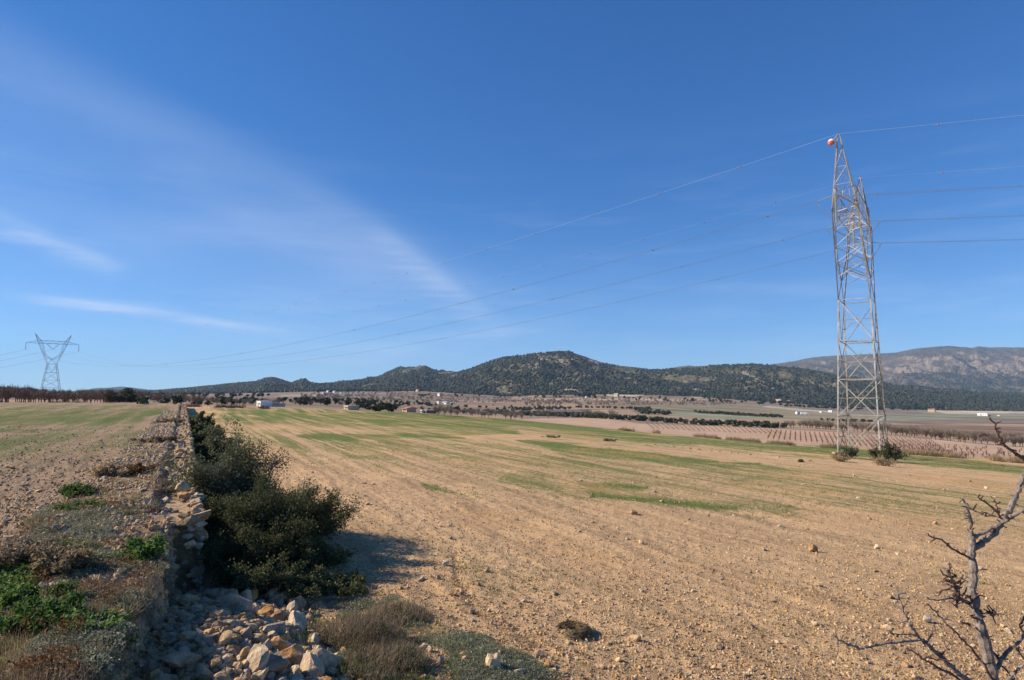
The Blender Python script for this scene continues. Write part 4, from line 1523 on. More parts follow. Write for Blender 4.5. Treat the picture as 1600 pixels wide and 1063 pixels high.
# ------------------------------------------------------------------ pylons
def pylon(name, label, cx, cy, zb, th, H, hl0, hc0, zbr, ztp, wk, mat_main, mat_b, rust=True, detail=True, sus=True):
    c = Vector((math.sin(th), math.cos(th), 0)); l = Vector((c.y, -c.x, 0))
    root = thing(name, label, 'pylon', (cx, cy, zb))

    def P(ll, cc_, z):
        return l * ll + c * cc_ + Vector((0, 0, z))
    k = H / 36.0
    W1 = .16 * wk; W2 = .085 * wk; W3 = .065 * wk
    cnt = [0]

    def mem(a, b_, w, nm='brace'):
        mb = MB()
        # angle section: two thin plates
        A, B = Vector(a), Vector(b_)
        d = (B - A).normalized()
        up = Vector((0, 0, 1)) if abs(d.z) < .95 else c
        x = d.cross(up).normalized(); y = x.cross(d).normalized()
        th_ = w * .28
        for (ox, oy, wx, wy) in ((0, 0, w, th_), (-(w - th_) / 2, (w + th_) / 2 - .001, th_, w - th_)):
            V = []
            for p_ in (A, B):
                for sx, sy in ((-1, -1), (1, -1), (1, 1), (-1, 1)):
                    V.append(p_ + x * (ox + sx * wx / 2) + y * (oy + sy * wy / 2))
            mb.add(V, BOXF)
        cnt[0] += 1
        mt = mat_b if (rust and cnt[0] % 3 == 0) else mat_main
        return child(nm, mb.mesh(nm, mt), root)
    zw = 18.4 * k; zd = 13.5 * k
    hcw = 2.16 * k
    hlw = hl0 * .78
    hlb = hl0 * .58

    def hc(z): return hc0 + (hcw - hc0) * z / zw
    def hl(z): return hl0 + (hlw - hl0) * z / zw
    LV = [0, 4.7 * k, 9.0 * k, zd, zw]
    cor = [(-1, -1), (1, -1), (1, 1), (-1, 1)]
    for sl, scc in cor:
        mem(P(sl * hl(0), scc * hc(0), -.6), P(sl * hl(zw), scc * hc(zw), zw), W1, 'leg')
    for i in range(4):
        z0, z1 = LV[i], LV[i + 1]
        for a in range(4):
            (l0, c0), (l1, c1) = cor[a], cor[(a + 1) % 4]
            A0 = P(l0 * hl(z0), c0 * hc(z0), z0); B0 = P(l1 * hl(z0), c1 * hc(z0), z0)
            A1 = P(l0 * hl(z1), c0 * hc(z1), z1); B1 = P(l1 * hl(z1), c1 * hc(z1), z1)
            crossface = (l0 == l1)     # face seen along the line direction
            if i < 3 or not crossface:
                if i == 0:
                    zm = z0 + .3 * (z1 - z0)
                    mem(A0.lerp(A1, .02), B1, W2); mem(B0.lerp(B1, .02), A1, W2)
                    if detail:
                        mem(A0.lerp(A1, .5), A0.lerp(B1, .5), W3); mem(B0.lerp(B1, .5), B0.lerp(A1, .5), W3)
                else:
                    mem(A0, B1, W2); mem(B0, A1, W2)
                    if detail and i > 0:
                        m_ = A0.lerp(B1, .5)
                        mem(A0.lerp(A1, .5), B0.lerp(B1, .5), W3)
            mem(A1, B1, W2 * 1.1)
            if i == 3 and crossface:     # the V below the waist
                mid = A0.lerp(B0, .5)
                mem(mid, A1, W2); mem(mid, B1, W2)
                for f in (.35, .7):
                    mem(A0.lerp(A1, f), mid.lerp(A1, f), W3); mem(B0.lerp(B1, f), mid.lerp(B1, f), W3)
                mem(A0.lerp(A1, .35), mid.lerp(A1, .7), W3); mem(B0.lerp(B1, .35), mid.lerp(B1, .7), W3)
        if detail and i in (1, 2):
            z = z1
            mem(P(-hl(z), -hc(z), z), P(hl(z), hc(z), z), W3); mem(P(hl(z), -hc(z), z), P(-hl(z), hc(z), z), W3)
    # arms of the V
    co_b, ci_b = 6.84 * k, 5.0 * k
    horn = 8.8 * k
    for scc in (-1, 1):
        outer = [(hcw, zw), (co_b, zbr), (horn, H)]
        inner = [(0.0, 20.9 * k), (3.6 * k, 24.0 * k), (ci_b, zbr), (ci_b + .9 * k, ztp), (horn - .1, H - .2)]

        def lat(z): return hlw + (hlb - hlw) * (z - zw) / (zbr - zw) if z <= zbr else hlb * max(0.06, (H - z) / (H - zbr))

        def io(z):
            return float(np.interp(z, [q[1] for q in outer], [q[0] for q in outer])), float(np.interp(z, [q[1] for q in inner], [q[0] for q in inner]))
        for sl in (-1, 1):
            for q0, q1 in zip(outer[:-1], outer[1:]):
                mem(P(sl * lat(q0[1]), scc * q0[0], q0[1]), P(sl * lat(q1[1]), scc * q1[0], q1[1]), W1 * .85, 'arm_chord')
            for q0, q1 in zip(inner[:-1], inner[1:]):
                mem(P(sl * lat(q0[1]), scc * q0[0], q0[1]), P(sl * lat(q1[1]), scc * q1[0], q1[1]), W1 * .7, 'arm_chord')
            if scc == 1: pass
            mem(P(sl * lat(zw), scc * hcw, zw), P(sl * lat(20.9 * k), 0, 20.9 * k), W2)
        zs = [20.9 * k, 22.6 * k, 24.2 * k, 26.2 * k, 28.0 * k, zbr] if zbr > 29 * k else [20.9 * k, 22.5 * k, 24.2 * k, 26.2 * k, zbr]
        zs += [ztp, ztp + (H - ztp) * .35, ztp + (H - ztp) * .7]
        for j in range(len(zs) - 1):
            z0, z1 = zs[j], zs[j + 1]
            o0, i0 = io(z0); o1, i1 = io(z1)
            for sl in (-1, 1):
                a_, b_ = ((o0, i1) if j % 2 else (i0, o1))
                mem(P(sl * lat(z0), scc * a_, z0), P(sl * lat(z1), scc * b_, z1), W3)
                if detail: mem(P(sl * lat(z1), scc * o1, z1), P(sl * lat(z1), scc * i1, z1), W3)
            s1 = 1 if j % 2 else -1
            mem(P(-s1 * lat(z0), scc * o0, z0), P(s1 * lat(z1), scc * o1, z1), W3)
            if detail:
                mem(P(s1 * lat(z0), scc * o0, z0), P(-s1 * lat(z1), scc * o1, z1), W3)
                mem(P(-s1 * lat(z0), scc * i0, z0), P(s1 * lat(z1), scc * i1, z1), W3)
                mem(P(-lat(z1), scc * o1, z1), P(lat(z1), scc * o1, z1), W3)
    # bridge and crossarm
    tip = 12.75 * k
    npan = 8
    for sl in (-1, 1):
        mem(P(sl * hlb, -co_b, zbr), P(sl * hlb, co_b, zbr), W1 * .7, 'crossarm_chord')
        mem(P(sl * hlb * .9, -ci_b - .9 * k, ztp), P(sl * hlb * .9, ci_b + .9 * k, ztp), W1 * .7, 'crossarm_chord')
        for scc in (-1, 1):
            mem(P(sl * hlb, scc * co_b, zbr), P(0, scc * tip, zbr), W1 * .6, 'crossarm_chord')
            mem(P(sl * hlb * .9, scc * (ci_b + 1.2 * k), ztp), P(0, scc * tip, zbr + .15), W1 * .6, 'crossarm_chord')
            for f in (.33, .66):
                a0 = P(sl * hlb, scc * co_b, zbr).lerp(P(0, scc * tip, zbr), f)
                a1 = P(sl * hlb * .9, scc * (ci_b + 1.2 * k), ztp).lerp(P(0, scc * tip, zbr + .15), f)
                mem(a0, a1, W3)
        for j in range(npan):
            x0 = -co_b + 2 * co_b * j / npan; x1 = -co_b + 2 * co_b * (j + 1) / npan
            if j % 2: mem(P(sl * hlb, x0, zbr), P(sl * hlb * .9, x1 * .9, ztp), W3)
            else: mem(P(sl * hlb * .9, x0 * .9, ztp), P(sl * hlb, x1, zbr), W3)
    for j in range(npan if detail else 4):
        nn = npan if detail else 4
        x0 = -co_b + 2 * co_b * j / nn; x1 = -co_b + 2 * co_b * (j + 1) / nn
        s1 = 1 if j % 2 else -1
        mem(P(-s1 * hlb, x0, zbr), P(s1 * hlb, x1, zbr), W3)
        if detail: mem(P(-hlb, x1, zbr), P(hlb, x1, zbr), W3)
    return root, P, tip, hlb


def string(mb, A, B, n=16, r=.13):
    A, B = Vector(A), Vector(B)
    pts, rad_ = [], []
    for i in range(n):
        f = i / n
        pts += [A.lerp(B, f + .15 / n), A.lerp(B, f + .3 / n), A.lerp(B, f + .7 / n), A.lerp(B, f + .85 / n)]
        rad_ += [r * .3, r, r, r * .3]
    mb.tube(pts, rad_, 8, True)


RP = (41.18, 74.28); RZ = -7.63 + EYE[2]; RTH = .6246
rz_ground = gz(*RP)
rp, RPf, Rtip, Rhl = pylon('lattice_pylon', 'tall lattice steel pylon standing in the field at the right', RP[0], RP[1], RZ, RTH, 36, 2.13, 4.37, 28.2, 30.7, .84,
                           M['steel'], M['steel_rust'])
lp_xy = (-281.0, 383.0)
d1 = Vector((lp_xy[0] - RP[0], lp_xy[1] - RP[1], 0)).normalized()
d2 = Vector((math.cos(2 * RTH - math.atan2(-d1.y, -d1.x) * 0 - 0), 0, 0))
# outgoing direction mirrors the incoming one about the crossarm
cvec = Vector((math.sin(RTH), math.cos(RTH), 0)); lvec = Vector((cvec.y, -cvec.x, 0))
d2 = (lvec * -(d1.dot(lvec)) + cvec * d1.dot(cvec)).normalized()
LTH = math.atan2(-d1.y, d1.x) * 0 + math.atan2(.69, .72)
LZ = at(82, 614.5, 383).z
lp, LPf, Ltip, Lhl = pylon('lattice_pylon', 'distant V-topped lattice pylon rising above the trees at the left', lp_xy[0], lp_xy[1], LZ - 1.5, .765, 37.5, 2.6, 5.3, 31.6, 33.3, .95,
                           M['steel_far'], M['steel_far'], rust=False, detail=False)


def W(root, v): return Vector(root.location) + v


def catenary(A, B, sag, n=40):
    A, B = Vector(A), Vector(B)
    out = []
    for i in range(n + 1):
        f = i / n
        p = A.lerp(B, f); p.z -= 4 * sag * f * (1 - f)
        out.append(p)
    return out


sides = ['nearest', 'middle', 'farthest']
tower_end = []
for j, cc_ in enumerate((-Rtip, 0.0, Rtip)):
    # insulator strings of the angle tower, drawn tight along each span
    ends = []
    for sgn, dvec in ((-1, d1), (1, d2)):
        hl_ = 0.05 if cc_ else Rhl
        a = RPf(sgn * hl_, cc_, 28.1)
        b_ = a + dvec * 1.7 + Vector((0, 0, -.36))
        mb = MB()
        off = Vector((0, 0, .22))
        string(mb, a + off * 0, b_, 12, .07)
        child('insulator_string', mb.mesh('insulator_string', M['insul']), rp)
        ends.append(b_)
    # jumper loop
    a, b_ = ends
    mid = (a + b_) / 2 + Vector((0, 0, -2.6))
    pts = []
    for i in range(17):
        f = i / 16
        p = a.lerp(b_, f); p.z -= 1.9 * math.sin(math.pi * f) ** .7
        pts.append(p)
    mb = MB(); mb.tube(pts, .02, 5); mb.tube([p + Vector((0, .3, 0)) for p in pts], .02, 5)
    child('jumper_loop', mb.mesh('jumper_loop', M['wire']), rp)
    hs_ = RPf(0, cc_, 28.0)
    mb = MB(); string(mb, hs_, hs_ + Vector((0, 0, -3.0)), 15, .12)
    child('insulator_string', mb.mesh('insulator_string', M['insul']), rp)
    tower_end.append(ends)

left_end = []
for j, cc_ in enumerate((-Ltip, 0.0, Ltip)):
    top = LPf(0, cc_, 31.5)
    if cc_ == 0:
        bot = top + Vector((0, 0, -3.3))
        for s_ in (-1, 1):
            mb = MB(); string(mb, LPf(0, s_ * 3.2, 31.5), bot, 10, .2)
            child('insulator_string', mb.mesh('insulator_string', M['steel_far']), lp)
    else:
        bot = top + Vector((0, 0, -4.0))
        mb = MB(); string(mb, top, bot, 10, .2)
        child('insulator_string', mb.mesh('insulator_string', M['steel_far']), lp)
    left_end.append(bot)

sp_m = MB().box(-.04, .04, -.22, .22, -.05, .05).mesh('spacer', M['steel_far'])


def conductor(pts, label, r, sep, spacers):
    root = thing('power_line', label, 'cable', pts[0])
    base = Vector(pts[0])
    mb = MB()
    dirn = (Vector(pts[-1]) - base); dirn.z = 0; dirn.normalize()
    side = Vector((-dirn.y, dirn.x, 0)) * sep / 2
    for s_ in (-1, 1):
        mb.tube([Vector(p) - base + side * s_ for p in pts], r, 4)
    child('wire_pair', mb.mesh('wire_pair', M['wire']), root)
    for f in spacers:
        i = f * (len(pts) - 1); k = int(i); p = Vector(pts[k]).lerp(Vector(pts[min(k + 1, len(pts) - 1)]), i - k) - base
        child('spacer', sp_m, root, loc=p, rot=(0, 0, math.atan2(dirn.y, dirn.x)))
    return root


for j in range(3):
    A = W(rp, tower_end[j][0]); B = W(lp, left_end[j])
    conductor(catenary(A, B, 13.5, 60), '%s of the three conductors running left from the big pylon' % sides[j],   .0115, .40, [.012, .045, .1, .2, .32, .45])
    A = W(rp, tower_end[j][1])
    B = A + d2 * 330 + Vector((0, 0, 1))
    conductor(catenary(A, B, 7.5, 60), '%s of the three conductors leaving the frame right of the big pylon' % sides[j], .013, .40, [.006, .02, .05])
    A = W(lp, left_end[j])
    dl = Vector((-.62, .10, 0)).normalized() if True else None
    B = A + Vector((-.86, .05, 0)).normalized() * 300 + Vector((0, 0, -6))
    conductor(catenary(A, B, 16, 30), '%s conductor sagging left from the distant pylon' % sides[j], .022, .2, [])

dv_m = MB().add(ICO1[0] * np.array([.10, .10, .14]), ICO1[1]).mesh('diverter', M['red_dot'])
dv_far = MB().add(ICO1[0] * np.array([.10, .10, .15]), ICO1[1]).mesh('diverter', M['steel_far'])
for j, (cs, nm) in enumerate(((-1, 'nearer'), (1, 'farther'))):
    A = W(rp, RPf(0, cs * 8.8, 36.0)); B = W(lp, LPf(0, cs * 8.8 * 37.5 / 36, 37.5))
    pts = catenary(A, B, 11.0, 60)
    root = thing('earth_wire', '%s thin earth wire with small diverters, running left from the pylon peak' % nm, 'cable', A)
    mb = MB(); mb.tube([p - A for p in pts], .0095 if j == 0 else .004, 4)
    child('wire', mb.mesh('wire', M['wire_light']), root)
    nd = 40
    for i in range(1, nd):
        f = i / nd
        q = f * 60; k = int(q); p = pts[k].lerp(pts[min(k + 1, 60)], q - k) - A
        child('diverter', dv_m if f < .35 else dv_far, root, loc=p + Vector((0, 0, -.12)))
    B = A + d2 * 330
    pts = catenary(A, B, 7.0, 60)
    root = thing('earth_wire', '%s thin earth wire leaving the frame right of the pylon peak' % nm, 'cable', A)
    mb = MB(); mb.tube([p - A for p in pts], .0095 if j == 0 else .004, 4)
    child('wire', mb.mesh('wire', M['wire_light']), root)
    for i in range(1, 18):
        q = i / 36 * 60; k = int(q); p = pts[k].lerp(pts[min(k + 1, 60)], q - k) - A
        child('diverter', dv_m, root, loc=p + Vector((0, 0, -.12)))
# warning ball at the near peak
pk = W(rp, RPf(0, -8.8, 36.0))
bc = pk + d1 * .75 + Vector((0, 0, -.75))
root = thing('marker_ball', 'orange and white warning ball on the wire beside the pylon peak', 'ball', bc)
V, F = ICO3
zz = V[F].mean(1)[:, 2] + .35 * V[F].mean(1)[:, 0]
for nm, sel, mt in (('upper_shell', zz > 0, M['ball_w']), ('lower_shell', zz <= 0, M['ball_r'])):
    u, inv = np.unique(F[sel], return_inverse=True)
    child(nm, make_mesh(nm, V[u] * .37, inv.reshape(-1, 3), mt, True), root)
mb = MB(); mb.tube([pk - bc, Vector((0, 0, 0))], .04, 5)
child('clamp', mb.mesh('clamp', M['steel']), root)
# concrete feet
for sl, scc in ((-1, -1), (1, -1), (1, 1), (-1, 1)):
    v = RPf(sl * 2.13, scc * 4.37, 0)
    gx, gy = RP[0] + v.x, RP[1] + v.y
    zz_ = gz(gx, gy) - RZ
    mb = MB(); mb.box(-.4, .4, -.4, .4, zz_ - .5, max(zz_ + .25, .1))
    child('footing', mb.mesh('footing', M['stone_grey']), rp, loc=(v.x, v.y, 0))

# ------------------------------------------------------------------ stones
ROCKS = {}
for mk in ('stone', 'stone_pale', 'stone_orange', 'stone_grey', 'clod', 'clod_light'):
    ROCKS[mk] = [make_mesh('stone', *(rock(300 + 17 * i + len(mk), ICO3, .95, .8, 11, .012) if i % 2 else rock(300 + 17 * i + len(mk), ICO2, .85, .6, 12, .03)), M[mk], False) for i in range(7)]
SROCK = {}
for mk in ('stone', 'stone_pale', 'clod', 'clod_light', 'stone_grey'):
    SROCK[mk] = [make_mesh('stone', *rock(700 + 13 * i + len(mk), ICO1, .7, .5, 5), M[mk], False) for i in range(4)]


def rock_obj(name, mk, X, Y, Z, s, label=None, cat=None, group=None, parent=None, flat=1.0, i=None):
    me = ROCKS[mk][(i if i is not None else R.randrange(7)) % 7]
    o = bpy.data.objects.new(name, me); COL.objects.link(o)
    o.location = (X, Y, Z); o.rotation_euler = (R.uniform(-.5, .5), R.uniform(-.5, .5), R.uniform(0, 6.28))
    o.scale = (s, s * R.uniform(.75, 1.1), s * flat * R.uniform(.7, 1.05))
    if parent: o.parent = parent
    if label: tag(o, label, cat, group)
    return o


# the dry-stone terrace wall
wall = thing('stone_wall', 'old dry-stone terrace wall running away between the two fields', 'wall', (0, 0, 0))
core = MB()
V = []; Ss = np.linspace(9.62, 112, 60)
for s_ in Ss:
    for t_, z_ in ((-.75, -.3), (.22, -.3), (.20, .86), (-.75, .90)):
        x_, y_ = xy(s_, t_); V.append((x_, y_, z_ if z_ < 0 else z_ + .03 * math.sin(s_ * 1.3)))
F = []
for i in range(len(Ss) - 1):
    for k in range(4):
        F.append((i * 4 + k, i * 4 + (k + 1) % 4, i * 4 + 4 + (k + 1) % 4, i * 4 + 4 + k))
F.append((0, 1, 2, 3)); F.append(tuple((len(Ss) - 1) * 4 + k for k in (3, 2, 1, 0)))
core.add(V, F)
child('earth_core', core.mesh('earth_core', M['mortar']), wall)
spots = []
# right face, courses of stone
s_ = 9.5
while s_ < 60:
    for z_ in (.12, .32, .52, .72, .88):
        spots.append((s_ + R.uniform(-.05, .05), .24 + R.uniform(-.03, .03), z_ + R.uniform(-.03, .03), R.uniform(.085, .13)))
    s_ += .19 + s_ * .006
# cut end facing the camera
for i in range(7):
    for k in range(8):
        t_ = -.62 + i * .145 + R.uniform(-.04, .04)
        spots.append((9.50 + R.uniform(-.07, .05) - max(0, .2 - t_) * .35, t_, .05 + k * .115 + R.uniform(-.03, .03), R.uniform(.05, .095)))
# top
s_ = 9.5
while s_ < 100:
    for q in range(7 if s_ < 30 else 3):
        spots.append((s_ + R.uniform(-.1, .1), R.uniform(-.72, .25), .90 + R.uniform(-.02, .04), R.uniform(.04, .12)))
    s_ += .28 + s_ * .010
spots.sort(key=lambda q: q[0] / q[3])
mks = ['stone', 'stone_pale', 'stone_grey', 'stone_pale', 'stone', 'stone_pale']
for i, (s_, t_, z_, r_) in enumerate(spots[:299]):
    x_, y_ = xy(s_, t_)
    o = rock_obj('stone', R.choice(mks), x_, y_, z_, r_, parent=wall, flat=.8)
rest = spots[299:]
pts = np.array([(*xy(q[0], q[1]), q[2]) for q in rest]); n = len(pts)
o = gn_stuff('stone_fill', pts, rng.uniform(0, 6.28, (n, 3)), np.array([q[3] for q in rest])[:, None] * rng.uniform(.7, 1.2, (n, 3)),
             (np.arange(n) % 4).astype(float), [SROCK['stone'][0], SROCK['stone_grey'][1], SROCK['stone_pale'][2], SROCK['stone'][3]])
o.parent = wall
# capping slab at the broken end and other noticed stones of the wall
for (px_, py_, r_, mk, lb, z0) in [(300, 815, .26, 'stone_grey', 'flat grey capping slab at the broken end of the wall', .92),
                                   (284, 762, .17, 'stone_pale', 'rounded pale stone standing on the wall top', 1.05),
                                   (288, 775, .13, 'stone_orange', 'yellow lichened stone just below the rounded one', .98),
                                   (280, 704, .16, 'stone_orange', 'orange lichened stone beside the large bush', 1.0),
                                   (262, 724, .14, 'stone', 'upright tan stone on the wall top beside the weeds', 1.0)]:
    a_, b_ = ray(px_, py_)
    Y_ = (z0 - EYE[2]) / b_
    rock_obj('cap_stone', mk, a_ * Y_, Y_, z0, r_, lb, 'stone', flat=.6 if r_ > .2 else .9)

# rubble cone
rub = []
tries = 0
while len(rub) < 560 and tries < 90000:
    tries += 1
    s_ = R.uniform(3.6, 9.2); t_ = R.uniform(-.15, 1.25)
    te_ = float(np.interp(s_, BANK_S, BANK_T))
    if t_ < te_ + .05: continue
    right = sstep(np.array(t_), .35, .9)
    dens = math.exp(-((s_ - 6.3) / 2.2) ** 2) * (1 if t_ < 1.15 else .35)
    if R.random() > dens: continue
    r_ = R.uniform(.048, .095) if R.random() > .42 * float(right) + .02 else R.uniform(.10, .17)
    x_, y_ = xy(s_, t_)
    if any((x_ - q[0]) ** 2 + (y_ - q[1]) ** 2 < ((r_ + q[3]) * .62) ** 2 for q in rub): continue
    rub.append((x_, y_, gz(x_, y_) + r_ * .42, r_, t_))
rub.sort(key=lambda q: -q[3])
big_labels = ['largest pale boulder on the right rim of the rubble heap', 'second large boulder on the rubble heap, beside the largest']
for i, (x_, y_, z_, r_, t_) in enumerate(rub[:298]):
    mk = R.choice(['stone_pale', 'stone_orange', 'stone', 'stone', 'stone_pale']) if t_ > .6 else R.choice(['stone_grey', 'stone', 'stone_grey', 'stone'])
    lb = 'large tumbled limestone block in the rubble heap at the broken wall' if r_ > .12 else 'small loose stone in the rubble heap at the broken wall'
    rock_obj('rubble_stone', mk, x_, y_, z_, r_, lb, 'stone', 'stones tumbled from the broken wall')
n = 4200
ss = rng.uniform(3.4, 9.6, n); tt_ = rng.uniform(-.1, 1.9, n) ** 1.0
te_ = np.interp(ss, BANK_S, BANK_T)
k = (tt_ > te_ + .0) & (rng.random(n) < np.exp(-((ss - 6.3) / 2.3) ** 2 - (np.clip(tt_ - 1.0, 0, 9) / .4) ** 2))
ss, tt_ = ss[k], tt_[k]; n = len(ss)
X_, Y_ = xy(ss, tt_)
Z_ = ground_h(X_, Y_) + .01
o = gn_stuff('rubble_gravel', np.stack([X_, Y_, Z_], 1), rng.uniform(0, 6.28, (n, 3)), rng.uniform(.022, .07, (n, 1)) * rng.uniform(.7, 1.2, (n, 3)),
             (np.arange(n) % 4).astype(float), [SROCK['stone'][0], SROCK['stone_grey'][1], SROCK['stone_grey'][2], SROCK['stone_pale'][3]])
tag(o, 'small broken stones and gravel between the rubble blocks', 'gravel')
# placed boulders seen plainly
for (px_, py_, r_, mk, lb) in [
    (283, 1050, .20, 'stone_grey', 'lichened grey boulder at the bottom left edge of the rubble'),
    (372, 958, .17, 'stone_pale', 'bright sunlit cream block with pitted face in the rubble'),
    (414, 965, .12, 'stone_orange', 'smooth egg-shaped sunlit stone right of the bright cream block'),
    (390, 937, .15, 'stone_orange', 'sunlit orange-topped block at the back rim of the rubble'),
    (362, 940, .14, 'stone_orange', 'rounded brown block at the back rim of the rubble, left of its neighbour'),
    (336, 934, .13, 'stone_orange', 'orange stone against the foot of the wall end'),
    (432, 998, .14, 'stone_pale', 'lichen-spotted block at the right edge of the rubble'),
    (433, 1022, .13, 'stone_orange', 'orange-flanked round stone below the lichen-spotted block'),
    (508, 1048, .19, 'stone_pale', 'large smooth pale boulder in grass at the bottom edge'),
    (455, 1045, .15, 'stone_orange', 'orange boulder left of the large smooth pale one'),
    (405, 1052, .16, 'stone_pale', 'cream boulder at the bottom edge of the rubble'),
    (465, 945, .13, 'stone_grey', 'bluish grey stone in the shade of the big bush'),
    (770, 1048, .115, 'stone_pale', 'large pale stone on the weedy verge at the bottom centre'),
    (812, 1058, .06, 'stone_pale', 'smaller pale stone right of the large one on the verge'),
    (724, 1028, .045, 'stone_orange', 'pair-like small orange stone on the verge, upper one'),
    (729, 1036, .05, 'stone_orange', 'small orange stone just below its twin on the verge'),
    (696, 887, .085, 'stone_pale', 'pale stone lying in the open field beside the curved rut'),
    (990, 804, .12, 'clod', 'lone light clod in the middle of the field'),
    (1002, 851, .08, 'clod_light', 'small pale stone below the lone light clod'),
    (1270, 862, .14, 'clod', 'big broken pale clod left of the bare branches'),
    (1449, 976, .09, 'stone_pale', 'round pale stone between the bare branches'),
    (705, 933, .06, 'clod', 'brown clod near the bush shadow tip'),
    (995, 1005, .07, 'clod_light', 'tan clod right of the round dry weed'),
]:
    p = ground_at(px_, py_)
    if px_ < 560 and py_ > 920:
        s0, t0 = st(p.x, p.y)
    if px_ < 560: r_ *= 1.0 if r_ < .19 else .85
    rock_obj('boulder' if r_ > .11 else 'field_stone', mk, p.x, p.y, p.z + r_ * .45, r_, lb, 'stone', flat=1.0)

# field stones: individuals then the mass


def scatter_px(n, px0, px1, py0, py1, cond=None, pw=1.0, g=None):
    g = g or rng
    px_ = g.uniform(px0, px1, n); py_ = py0 + (py1 - py0) * g.random(n) ** pw
    a_, b_ = ray(px_, py_)
    # plane guess then refine on the land
    Y_ = np.clip(-2.65 / np.minimum(b_, -.004), 2, 140)
    for _ in range(14):
        z_ = ground_h(a_ * Y_, Y_, fine=False)
        Y2 = np.clip((z_ - EYE[2]) / np.minimum(b_, -.002), 2, 140)
        Y_ = Y_ * .45 + Y2 * .55
    X_ = a_ * Y_
    ok = np.abs(ground_h(X_, Y_, fine=False) - (EYE[2] + b_ * Y_)) < .06 + .003 * Y_
    if cond is not None: ok &= cond(X_, Y_, px_, py_)
    X_, Y_ = X_[ok], Y_[ok]
    return X_, Y_, ground_h(X_, Y_)


def on_field(X, Y, px, py):
    s_, t_ = st(X, Y)
    return (t_ > 1.2) & (Y < edge_y(px) - 2)


def on_terrace(X, Y, px, py):
    s_, t_ = st(X, Y)
    return (t_ < -.3) & (Y < 99)


X_, Y_, Z_ = scatter_px(520, 480, 1640, 735, 1075, on_field, .8)
k = 0
for x_, y_, z_ in list(zip(X_, Y_, Z_)):
    if k >= 285: break
    r_ = (.018 + .04 * R.random() ** 2) * (1 + y_ * .04)
    rock_obj('field_stone', R.choice(['clod', 'clod_light', 'clod_light', 'stone_pale']), x_, y_, z_ + r_ * .25, r_, 'small stone lying loose on the ploughed field',
             'stone', 'stones scattered over the ploughed field', flat=.8)
    k += 1


def clods(name, n, rect, cond, pal, r0, r1, label, pw=1.0, grow=.03, g=None):
    X_, Y_, Z_ = scatter_px(n, *rect, cond, pw, g)
    n = len(X_)
    r_ = (r0 + (r1 - r0) * rng.random(n) ** 4) * (1 + Y_ * grow)
    o = gn_stuff(name, np.stack([X_, Y_, Z_ + r_ * .15], 1), rng.uniform(0, 6.28, (n, 3)), r_[:, None] * rng.uniform(.7, 1.15, (n, 3)),
                 (np.arange(n) % 4).astype(float), pal)
    tag(o, label, 'stones')


pal_f = [SROCK['clod'][0], SROCK['clod'][1], SROCK['clod_light'][2], SROCK['clod_light'][3]]
clods('field_clods', 75000, (300, 1700, 700, 1090), on_field, pal_f, .004, .024, 'small clods and pebbles covering the ploughed field', .9, .03)
clods('far_field_clods', 9000, (300, 1700, 650, 740), on_field, pal_f, .006, .018, 'pale clods in the far half of the ploughed field', 1.0, .02)
clods('terrace_clods', 20000, (-60, 300, 665, 1000), on_terrace, [SROCK['clod'][0], SROCK['clod'][1], SROCK['stone_pale'][2], SROCK['clod_light'][3]], .006, .035,
      'small stones covering the upper terrace', .8, .03)
X_, Y_, Z_ = scatter_px(420, -30, 250, 700, 900, on_terrace, .8)
for x_, y_, z_ in list(zip(X_, Y_, Z_))[:150]:
    r_ = R.uniform(.03, .06) * (1 + y_ * .02)
    rock_obj('terrace_stone', R.choice(['stone', 'stone_pale', 'clod_light']), x_, y_, z_ + r_ * .2, r_, 'small stone lying loose on the upper terrace',
             'stone', 'stones scattered over the upper terrace', flat=.6)

n = 7500
ss = 6.8 + 55 * rng.random(n) ** 1.9; tt_ = rng.uniform(-1.5, .0, n)
X_, Y_ = xy(ss, tt_); Z_ = ground_h(X_, Y_)
Z_ = np.where(Z_ > .8, Z_, -5.)
k = (Z_ > .8) & (fbm(X_ * 1.1, Y_ * 1.1, 3, 90) > .40)
X_, Y_, Z_ = X_[k], Y_[k], Z_[k]; n = len(X_)
o = gn_stuff('lip_stones', np.stack([X_, Y_, Z_ + .005], 1), rng.uniform(0, 6.28, (n, 3)), (.012 + .045 * rng.random((n, 1)) ** 2) * (1 + .02 * Y_[:, None]) * rng.uniform(.7, 1.2, (n, 3)),
             (np.arange(n) % 4).astype(float), [SROCK['stone'][0], SROCK['stone_pale'][1], SROCK['stone_pale'][2], SROCK['clod_light'][3]])
tag(o, 'pale broken stones and rubble on the terrace lip beside the wall', 'stones')

# stones and earth lumps sticking out of the broken bank face
n = 2400
ss = rng.uniform(2.6, 9.3, n); tt_ = np.interp(ss, BANK_S, BANK_T) + rng.uniform(-.26, .16, n)
X_, Y_ = xy(ss, tt_); Z_ = ground_h(X_, Y_) - rng.uniform(0, .03, n)
o = gn_stuff('bank_stones', np.stack([X_, Y_, Z_], 1), rng.uniform(0, 6.28, (n, 3)), (.018 + .05 * rng.random((n, 1)) ** 1.6) * rng.uniform(.7, 1.2, (n, 3)),
             (np.arange(n) % 4).astype(float), [SROCK['stone'][0], SROCK['clod'][1], SROCK['stone_grey'][2], SROCK['clod'][3]])
tag(o, 'stones and earth lumps in the crumbling face of the terrace bank', 'stones')

# ------------------------------------------------------------------ plants near the camera


